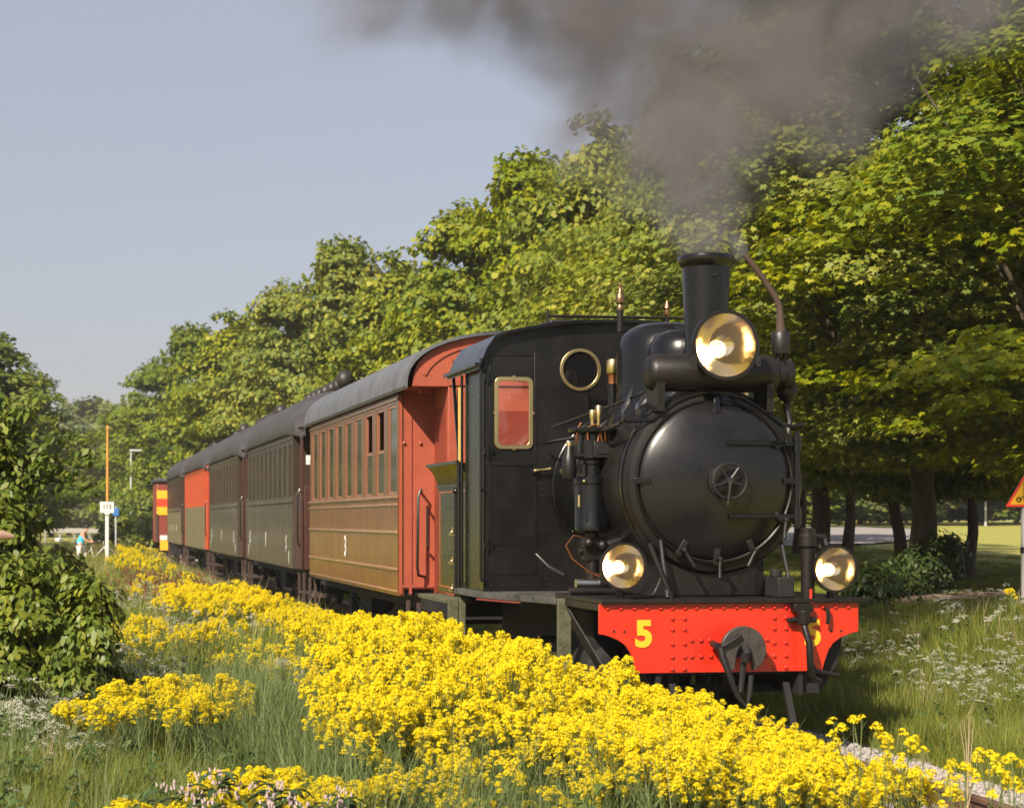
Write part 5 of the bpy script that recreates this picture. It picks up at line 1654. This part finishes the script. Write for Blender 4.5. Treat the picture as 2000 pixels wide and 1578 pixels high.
# --- comfrey plants with pale pink bells, lower left
def comfrey(seed, H):
    r2 = random.Random(seed); st, lf, bl = MB(), MB(), MB()
    for b in range(5):
        th = r2.uniform(0, 6.28); sp = r2.uniform(.02, .16)
        tp = Vector((math.cos(th) * sp, math.sin(th) * sp, H * r2.uniform(.75, 1)))
        st.tube([(0, 0, -.05), (tp.x * .6, tp.y * .6, tp.z * .6), tp], [.006, .004, .002], 5)
        for k in range(8):
            t = r2.uniform(.25, 1); p = Vector((tp.x * t, tp.y * t, tp.z * t))
            a = r2.uniform(0, 6.28); L = r2.uniform(.08, .15); c_, s_ = math.cos(a), math.sin(a); wd = L * .16
            o = len(lf.v)
            row_ = []
            for i in range(5):
                q = i / 4; ww = wd * math.sin(PI * (.08 + .9 * q)); zz = .5 * L * q - .75 * L * q * q
                for sg in (-1, 0, 1):
                    lf.v.append((p.x + c_ * L * q - s_ * ww * sg, p.y + s_ * L * q + c_ * ww * sg, p.z + zz + abs(sg) * .008))
            for i in range(4):
                for j in range(2):
                    lf.f.append((o + i * 3 + j, o + i * 3 + j + 1, o + i * 3 + 4 + j, o + i * 3 + 3 + j))
        for k in range(6):
            a = r2.uniform(0, 6.28); q = r2.uniform(.012, .038)
            c = tp + Vector((math.cos(a) * q, math.sin(a) * q, r2.uniform(-.035, .01)))
            bl.lathe([(.002, 0), (.0045, -.006), (.0048, -.014), (.0062, -.018)], c, (math.cos(a) * .3, math.sin(a) * .3, 1), 7, cap=False)
    return st, lf, bl
cspots = [(345, 8.9, 1508), (415, 8.8, 1500), (470, 9.0, 1478), (505, 8.6, 1520), (560, 8.7, 1512), (610, 8.9, 1530), (660, 8.6, 1548), (388, 8.5, 1545), (535, 8.45, 1550), (450, 8.4, 1560), (690, 8.7, 1552), (620, 8.4, 1565)]
clab = ['leftmost comfrey plant with pale bells among yellow flowers', 'comfrey plant with dark leaves, second from the left', 'tallest comfrey plant with lilac bells', 'comfrey plant with drooping leaves right of the tallest one', 'comfrey plant in front of the yellow finger of rape', 'comfrey plant with many pink bells', 'low comfrey plant near the green stems of the rape', 'comfrey plant touching the bottom edge on the left', 'comfrey plant with pink bells at the bottom edge', 'lowest comfrey plant, half cut by the bottom edge', 'rightmost comfrey plant, beside the green rape stems', 'comfrey plant with white pink bells at the bottom, second from the right']
for i, (px, d, ty) in enumerate(cspots):
    X, Y, Z = atd(px, d, ty)
    H = max(.3, Z - gzf(X, Y))
    t = thing('comfrey_plant', clab[i], 'plant', (X, Y, gzf(X, Y)), i * 1.1, 'comfrey plants at the lower left')
    st, lf, bl = comfrey(i, H)
    for mb, nm, m in ((st, 'stem', M_stem), (lf, 'leaf', M_comf), (bl, 'bell_flower', M_pink)):
        mb.fixn = False; mb.build(nm, m, t)

# --- dry stalk
X, Y, Z = atd(1890, 11.6, 1398)
H = Z - gzf(X, Y)
mb = MB()
mb.tube([(0, 0, -.02), (0, 0, H * .45), (.01, 0, H)], [.007, .006, .002], 6)
for a, b, c, q in ((-.10, .25, .62, .3), (.08, .28, .66, .32), (-.05, .5, .95, .4), (.05, .45, .98, .4), (.02, .6, 1.0, .5), (-.02, .55, .97, .5)):
    mb.tube([(0, 0, H * b * .8), (a * .5, 0, H * (b + c) / 2), (a, .01, H * c)], [.004, .003, .0012], 5)
tag(mb.build('dry_stalk', M_straw, loc=(X, Y, gzf(X, Y))), 'pale dry branching stalk standing on the edge of the ballast', 'dead plant')

# ================================================================== SMALL THINGS
# milepost
X, Y, _ = atd(209, 66, 1085)
Z0 = gzf(X, Y)
mp = thing('milepost', 'white milepost with a small number board beside the far track', 'milepost', (X, Y, Z0))
HB = CAM_H + (1015 - 980) / FX * 66 - Z0
MB().box(-.06, .06, -.05, .05, -.1, HB - .40).build('post', M_white, mp, bevel=.01)
bd = MB().prism([(-.25, HB - .40), (-.10, HB - .40), (-.07, HB - .47), (.07, HB - .47), (.10, HB - .40), (.25, HB - .40), (.25, HB), (-.25, HB)], -.09, -.051).build('board', M_white, mp, bevel=.006)
text('number', '113', .22, M_iron, bd, (0, -.094, HB - .18), off=.003)

# warning sign at the right edge
d = 22.0
X, Y, _ = atd(1999, d, 1000); Z0 = gzf(X, Y); sc = d / FX
zz = lambda py: CAM_H + (1015 - py) * sc - Z0
ws = thing('warning_sign', 'yellow triangular warning sign with red border on a grey pole, cut by the right edge', 'road sign', (X, Y, Z0), -YAW)
MB().cyl((0, 0, -.1), (0, 0, zz(940)), .03).build('pole', mat('galvanised_pole', (.45, .43, .42), .4, metal=.5), ws)
MB().cyl((0, 0, zz(1080)), (0, 0, zz(1068)), .038).build('pole_collar', M_iron, ws)
zb, ztp = zz(990), zz(925); hw = (ztp - zb) / 1.732
def tri(k, y0, y1):
    cz = zb + (ztp - zb) / 3
    return MB().prism([(-hw * k, cz - (cz - zb) * k), (hw * k, cz - (cz - zb) * k), (0, cz + (ztp - cz) * k)], y0, y1)
sp = tri(1, -.05, -.035).build('sign_plate', mat('sign_red', (.75, .05, .02), .4), ws, bevel=.01)
tri(.78, -.054, -.0505).build('sign_face', mat('sign_yellow', (.90, .45, .01), .4), sp)
cz = zb + (ztp - zb) * .22
mb = MB().torus((-hw * .33, -.058, cz), hw * .11, .007, (0, 1, 0), 20, 5).torus((hw * .05, -.058, cz), hw * .11, .007, (0, 1, 0), 20, 5)
mb.box(-.018, .018, -.062, -.055, cz + .02, cz + .15).box(hw * .18, hw * .24, -.062, -.055, cz - .04, cz + .12)
mb.ball((0, -.058, cz + .18), .022).ball((hw * .21, -.058, cz + .145), .018)
mb.beam((-hw * .33, -.058, cz), (-.01, -.058, cz + .05), .01, .006).beam((-.01, -.058, cz + .05), (hw * .05, -.058, cz), .01, .006)
mb.build('pictogram', M_black, sp)

# woman pushing a bicycle
d = 72.0
X, Y, _ = atd(157, d, 1095)
Z0 = gzf(X, Y)
SCL = 80 / FX * d / 1.66
wo = thing('person', 'woman in a turquoise top and white trousers bending over a bicycle she pushes', 'person', (X, Y, Z0 + .02), -YAW)
wo.scale = (SCL,) * 3
def skin_body(name, verts, edges, radii, m, parent):
    me = bpy.data.meshes.new(name); me.from_pydata(verts, edges, [])
    me.materials.append(m)
    o = bpy.data.objects.new(name, me); C.objects.link(o); o.parent = parent
    sk_ = o.modifiers.new('skin', 'SKIN')
    if not me.skin_vertices: me.attributes
    for i, v in enumerate(me.skin_vertices[0].data):
        r_ = radii[i]; v.radius = r_ if isinstance(r_, tuple) else (r_, r_); v.use_root = (i == 0)
    sb = o.modifiers.new('sub', 'SUBSURF'); sb.levels = 1; sb.render_levels = 2
    return o
def skin_mesh(name, verts, edges, radii, m, parent):
    # the skin layer is created by adding the modifier through a bmesh layer
    import bmesh
    bm = bmesh.new(); lay = bm.verts.layers.skin.verify()
    vs = []
    for i, p in enumerate(verts):
        v = bm.verts.new(p); r_ = radii[i]; v[lay].radius = r_ if isinstance(r_, tuple) else (r_, r_); v[lay].use_root = (i == 0); vs.append(v)
    for a, b in edges: bm.edges.new((vs[a], vs[b]))
    me = bpy.data.meshes.new(name); bm.to_mesh(me); bm.free(); me.materials.append(m)
    o = bpy.data.objects.new(name, me); C.objects.link(o); o.parent = parent
    o.modifiers.new('skin', 'SKIN')
    sb = o.modifiers.new('sub', 'SUBSURF'); sb.levels = 1; sb.render_levels = 2
    return o
# x to the right of the picture (walking direction), y away, z up
bv = [(0, 0, .88), (.03, 0, 1.05), (.09, 0, 1.20), (.17, 0, 1.36), (.22, 0, 1.44), (.26, -.0, 1.50), (.285, 0, 1.58), (.29, 0, 1.64),
      (.13, -.15, 1.34), (.20, -.20, 1.08), (.42, -.16, .98), (.50, -.14, .98),
      (.15, .15, 1.34), (.26, .19, 1.12), (.44, .16, 1.00), (.52, .14, 1.00),
      (-.02, -.09, .80), (-.05, -.10, .45), (-.08, -.10, .08), (.05, -.10, .03),
      (.05, .09, .80), (.20, .10, .46), (.24, .10, .08), (.37, .10, .03)]
be = [(0, 1), (1, 2), (2, 3), (3, 4), (4, 5), (5, 6), (6, 7), (3, 8), (8, 9), (9, 10), (10, 11), (3, 12), (12, 13), (13, 14), (14, 15), (0, 16), (16, 17), (17, 18), (18, 19), (0, 20), (20, 21), (21, 22), (22, 23)]
br = [(.13, .16), (.10, .13), (.12, .15), (.09, .14), .045, .055, (.09, .08), .065, .05, .038, .028, .035, .05, .038, .028, .035, .10, .065, .04, .035, .10, .065, .04, .035]
skin_mesh('body', bv, be, br, M_skin, wo)
skin_mesh('top', [(-.03, 0, .86), (.0, 0, .95), (.03, 0, 1.05), (.09, 0, 1.20), (.13, 0, 1.29)], [(0, 1), (1, 2), (2, 3), (3, 4)], [(.16, .18), (.15, .17), (.13, .15), (.14, .17), (.10, .14)], M_turq, wo)
skin_mesh('trousers', [(0, 0, .84), (-.02, -.09, .76), (-.05, -.10, .45), (-.08, -.10, .06), (.05, .09, .76), (.20, .10, .46), (.24, .10, .06)], [(0, 1), (1, 2), (2, 3), (0, 4), (4, 5), (5, 6)], [(.15, .17), .115, .09, .075, .115, .09, .075], M_cloth, wo)
MB().ball((.262, 0, 1.615), .098, 14).ball((.20, 0, 1.60), .06, 10).ball((.16, 0, 1.57), .05, 10).build('hair', M_hair, wo)
MB().ball((.385, -.0, 1.585), .016, 8).build('nose', M_skin, wo)
for yy in (-.10, .10):
    MB().box(-.13 + (.3 if yy > 0 else 0), .08 + (.32 if yy > 0 else 0), yy - .045, yy + .045, -.02, .06).build('shoe', M_hair, wo, bevel=.02)
def bicycle(label, x, y, rz, colr):
    b = thing('bicycle', label, 'bicycle', (x, y, gzf(x, y) + .02), rz, 'bicycles by the far path')
    for wx in (-.52, .52):
        w_ = MB().torus((0, 0, 0), .33, .018, (0, 1, 0), 32, 6).build('wheel', M_hair, b, loc=(wx, 0, .35))
        mb = MB().torus((0, 0, 0), .305, .010, (0, 1, 0), 32, 5)
        for k in range(14):
            t = 2 * PI * k / 14
            mb.tube([(0, 0, 0), (math.cos(t) * .30, 0, math.sin(t) * .30)], .003, 4)
        mb.build('rim', M_steel, w_)
        q = []
        for k in range(9):
            t = R((20 if wx > 0 else 60) + 110 * k / 8)
            q.append([(wx + math.cos(t) * .37, yy, .35 + math.sin(t) * .37) for yy in (-.035, 0, .035)])
        mb = MB().loft(q); mb.build('mudguard', colr, b)
    MB().tube([(-.52, 0, .35), (-.08, 0, .32), (.40, 0, .80)], .018).tube([(-.08, 0, .32), (-.20, 0, .88)], .017).tube([(-.52, 0, .35), (-.16, 0, .72)], .012).tube([(.52, 0, .35), (.40, 0, .80), (.36, 0, 1.0)], .016).build('frame', colr, b)
    MB().tube([(.22, -.27, 1.03), (.32, -.24, 1.04), (.37, -.08, 1.02), (.37, .08, 1.02), (.32, .24, 1.04), (.22, .27, 1.03)], .013).build('handlebar', M_steel, b)
    MB().loft([[(x_, yy * w_, .90 + zz_) for yy, zz_ in ((-1, 0), (-.6, .03), (0, .045), (.6, .03), (1, 0))] for x_, w_ in ((-.34, .09), (-.25, .10), (-.15, .06), (-.05, .025))]).build('saddle', M_hair, b)
    MB().torus((-.08, 0, .32), .09, .008, (0, 1, 0), 20, 4).tube([(-.08, -.05, .32), (-.02, -.07, .18)], .01).tube([(-.08, .05, .32), (-.14, .07, .46)], .01).build('crank', M_steel, b)
    return b
cx, sy = math.cos(-YAW), math.sin(-YAW)
bi = bicycle('white city bicycle pushed by the woman in turquoise', X + .60 * SCL * cx, Y + .60 * SCL * sy, -YAW - .25, M_white)
bi.scale = (SCL,) * 3
b2 = bicycle('dark bicycle with a white rear basket behind the woman', X - .45, Y + 1.6, -YAW + .9, M_hair)
b2.scale = (SCL,) * 3
MB().box(-.66, -.42, -.12, .12, .95, 1.10).build('basket', M_white, b2, bevel=.03)
MB().box(-.62, -.40, .12, .26, .45, .85).build('pannier', M_hair, b2, bevel=.03)

# masts, lamp posts, far fence, houses
def pole(name, label, px, d, y0, y1, r, m, cat):
    X, Y, Z = atd(px, d, y0); z = gzf(X, Y)
    t = thing(name, label, cat, (X, Y, z))
    Hh = CAM_H + (1015 - y0) / FX * d - z
    MB().cyl((0, 0, -.1), (0, 0, Hh), r, r * .6, 10).build('post', m, t)
    return t, Hh
t, Hh = pole('mast', 'tall thin orange mast rising above the milepost', 210, 110, 838, 1040, .10, mat('orange_mast', (.62, .27, .05), .7), 'mast')
MB().box(-.10, .10, -.10, .10, Hh, Hh + .2).build('mast_head', MATS['orange_mast'], t)
for px, d, y0, lab in ((256, 120, 880, 'grey lamp post between the orange mast and the train end'), (1690, 150, 965, 'pale grey lamp post on the far side of the lawn, left one'), (1925, 130, 960, 'pale grey lamp post on the far side of the lawn, right one')):
    t, Hh = pole('lamp_post', lab, px, d, y0, 1040, .09, mat('pale_grey_pole', (.45, .46, .48), .5), 'lamp post')
    MB().box(-.1, .7, -.1, .1, Hh - .05, Hh + .08).build('lamp_head', MATS['pale_grey_pole'], t, bevel=.02)
X, Y, _ = atd(226, 92, 985); z = gzf(X, Y)
t = thing('blue_sign', 'small blue sign on a grey post right behind the milepost', 'sign', (X, Y, z), -YAW)
MB().cyl((0, .05, -.1), (0, .05, 2.5), .04).build('post', MATS['pale_grey_pole'], t)
MB().box(-.16, .16, -.02, .02, 2.0, 2.4).build('board', mat('sign_blue', (.03, .14, .40), .5), t, bevel=.01)
# steel crash barrier behind the woman
X0, Y0, _ = atd(60, 118, 1000); X1, Y1, _ = atd(205, 112, 1000)
t = thing('crash_barrier', 'grey crash barrier running behind the woman with the bicycle', 'barrier', (X0, Y0, gzf(X0, Y0)))
L = Vector((X1 - X0, Y1 - Y0, 0))
MB().beam((0, 0, 1.15), (L.x, L.y, 1.15), .08, .30).build('rail', MATS['galvanised_pole'], t)
for k in range(6):
    p = L * k / 5
    MB().box(-.06, .06, -.06, .06, -.1, 1.25).build('post', MATS['galvanised_pole'], t, loc=(p.x, p.y + .1, 0))
def house(label, px, d, wd, hh, wallc, roofc, y_base=1030):
    X, Y, _ = atd(px, d, 1000); z = gzf(X, Y)
    t = thing('house', label, 'house', (X, Y, z), -YAW)
    wm = mat('wall_' + label[:6], wallc, .8, noise=.1)
    MB().box(-wd / 2, wd / 2, 0, 8, -.3, hh).build('wall', wm, t)
    MB().prism([(-wd / 2 - .4, hh), (wd / 2 + .4, hh), (0, hh + 2.4)], -.4, 8.4).build('roof', mat('roof_' + label[:6], roofc, .8, noise=.2), t)
    k = int(wd // 2.4)
    for i in range(k):
        x = -wd / 2 + (i + .5) * wd / k
        w_ = MB().box(x - .55, x + .55, -.05, -.003, .9, 2.2).build('window', M_white, t)
        MB().box(x - .45, x + .45, -.06, -.052, 1.0, 2.1).build('pane', M_glassd, w_)
    return t
house('yellow house half hidden by trees beyond the lawn', 1715, 205, 14, 3.0, (.62, .42, .14), (.25, .10, .06))
house('white house beyond the lawn, left of the yellow one', 1645, 215, 9, 3.0, (.6, .58, .54), (.12, .11, .11))
house('orange house far behind the woman with the bicycle', 166, 330, 8, 6.0, (.60, .26, .08), (.18, .08, .05))
# ================================================================== SMOKE
def smoke(name, label, blobs, bounds, dens, col, nscale, loc, thr=(.40, .66)):
    x0, x1, y0, y1, z0, z1 = bounds
    o = MB().box(x0, x1, y0, y1, z0, z1).build(name, None, smooth=False) if False else None
    mb = MB().box(x0, x1, y0, y1, z0, z1)
    m = bpy.data.materials.new(name); m.use_nodes = True
    nt = m.node_tree; N, L = nt.nodes, nt.links
    N.remove(N['Principled BSDF'])
    vol = N.new('ShaderNodeVolumePrincipled')
    vol.inputs['Color'].default_value = (*col, 1)
    vol.inputs['Anisotropy'].default_value = .2
    L.new(vol.outputs[0], N['Material Output'].inputs['Volume'])
    tc = N.new('ShaderNodeTexCoord')
    nz0 = N.new('ShaderNodeTexNoise'); nz0.inputs['Scale'].default_value = .9; nz0.inputs['Detail'].default_value = 2
    L.new(tc.outputs['Object'], nz0.inputs[0])
    sub = N.new('ShaderNodeVectorMath'); sub.operation = 'SUBTRACT'; sub.inputs[1].default_value = (.5, .5, .5)
    L.new(nz0.outputs['Color'], sub.inputs[0])
    scl = N.new('ShaderNodeVectorMath'); scl.operation = 'SCALE'; scl.inputs['Scale'].default_value = 1.5
    L.new(sub.outputs[0], scl.inputs[0])
    wp2 = N.new('ShaderNodeVectorMath'); wp2.operation = 'ADD'
    L.new(tc.outputs['Object'], wp2.inputs[0]); L.new(scl.outputs[0], wp2.inputs[1])
    acc = None
    for (cx, cy, cz, rx, ry, rz, k) in blobs:
        s1 = N.new('ShaderNodeVectorMath'); s1.operation = 'SUBTRACT'; s1.inputs[1].default_value = (cx, cy, cz)
        L.new((wp2 if min(rx, rz) > .5 else tc).outputs[0 if min(rx, rz) > .5 else 'Object'], s1.inputs[0])
        d1 = N.new('ShaderNodeVectorMath'); d1.operation = 'DIVIDE'; d1.inputs[1].default_value = (rx, ry, rz)
        L.new(s1.outputs[0], d1.inputs[0])
        ln = N.new('ShaderNodeVectorMath'); ln.operation = 'LENGTH'; L.new(d1.outputs[0], ln.inputs[0])
        mr = N.new('ShaderNodeMapRange'); mr.interpolation_type = 'SMOOTHSTEP'
        mr.inputs[1].default_value = .25; mr.inputs[2].default_value = 1.0; mr.inputs[3].default_value = k; mr.inputs[4].default_value = 0
        L.new(ln.outputs['Value'], mr.inputs[0])
        if acc is None: acc = mr.outputs[0]
        else:
            ad = N.new('ShaderNodeMath'); ad.operation = 'ADD'; L.new(acc, ad.inputs[0]); L.new(mr.outputs[0], ad.inputs[1]); acc = ad.outputs[0]
    nz = N.new('ShaderNodeTexNoise'); nz.inputs['Scale'].default_value = nscale; nz.inputs['Detail'].default_value = 3; nz.inputs['Roughness'].default_value = .5
    L.new(wp2.outputs[0], nz.inputs[0])
    nr = N.new('ShaderNodeMapRange'); nr.inputs[1].default_value, nr.inputs[2].default_value = thr; nr.inputs[3].default_value = .12; nr.inputs[4].default_value = 1.0
    L.new(nz.outputs[0], nr.inputs[0])
    mu = N.new('ShaderNodeMath'); mu.operation = 'MULTIPLY'; L.new(acc, mu.inputs[0]); L.new(nr.outputs[0], mu.inputs[1])
    m2 = N.new('ShaderNodeMath'); m2.operation = 'MULTIPLY'; L.new(mu.outputs[0], m2.inputs[0]); m2.inputs[1].default_value = dens
    L.new(m2.outputs[0], vol.inputs['Density'])
    me = mb.mesh(name, m, False)
    o = bpy.data.objects.new(name, me); C.objects.link(o); o.location = loc
    tag(o, label, 'smoke')
    return o
# local origin = the chimney mouth
blobs = [
    (.03, -.05, .10, .27, .26, .42, 2.6), (.08, .22, .42, .50, .45, .50, 2.4), (.08, .5, .85, .75, .65, .60, 2.1),
    (.45, .95, 1.25, .95, .8, .6, 1.5), (-.35, 1.1, 1.3, .85, .8, .7, 1.0), (1.4, 1.4, 1.6, 1.1, 1.0, .6, .9),
    (.7, 1.9, 2.1, 1.9, 1.5, .85, 1.2), (2.5, 2.0, 2.5, 1.35, 1.4, .62, 1.0), (-.1, 2.4, 2.6, 1.7, 1.7, .70, 1.0), (-1.5, 2.9, 3.2, 1.9, 1.7, .85, .75), (1.6, 2.7, 3.5, 4.0, 2.6, .95, 1.0), (3.3, 2.2, 2.75, 1.2, 1.2, .5, .8),
]
smoke('smoke', 'dark grey brown smoke rising and spreading from the locomotive chimney', blobs, (-5.2, 5.4, -.6, 5.4, -.02, 4.6), 2.6, (.47, .44, .44), 1.7, (5.3, 14.75, 3.985), thr=(.40, .60))
# steam jet at the pipe tip
smoke('steam', 'small white wisp of steam at the tip of the bent pipe beside the chimney', [(0, 0, .0, .10, .10, .13, 1.0), (-.04, 0, .08, .10, .1, .12, .5)], (-.16, .14, -.12, .12, -.12, .22), 5, (.95, .95, .95), 6, (5.60, 14.6, 4.03), thr=(.35, .6))

# ================================================================== HAZE
def haze():
    m = bpy.data.materials.new('haze_air'); m.use_nodes = True
    nt = m.node_tree; nt.nodes.remove(nt.nodes['Principled BSDF'])
    v = nt.nodes.new('ShaderNodeVolumePrincipled')
    v.inputs['Color'].default_value = (.86, .84, .86, 1)
    v.inputs['Density'].default_value = .0004
    v.inputs['Anisotropy'].default_value = .1
    nt.links.new(v.outputs[0], nt.nodes['Material Output'].inputs['Volume'])
    o = MB().box(-420, 420, -40, 760, -1.6, 32).build('haze', m, smooth=False)
    tag(o, kind='stuff')
if HAZE: haze()
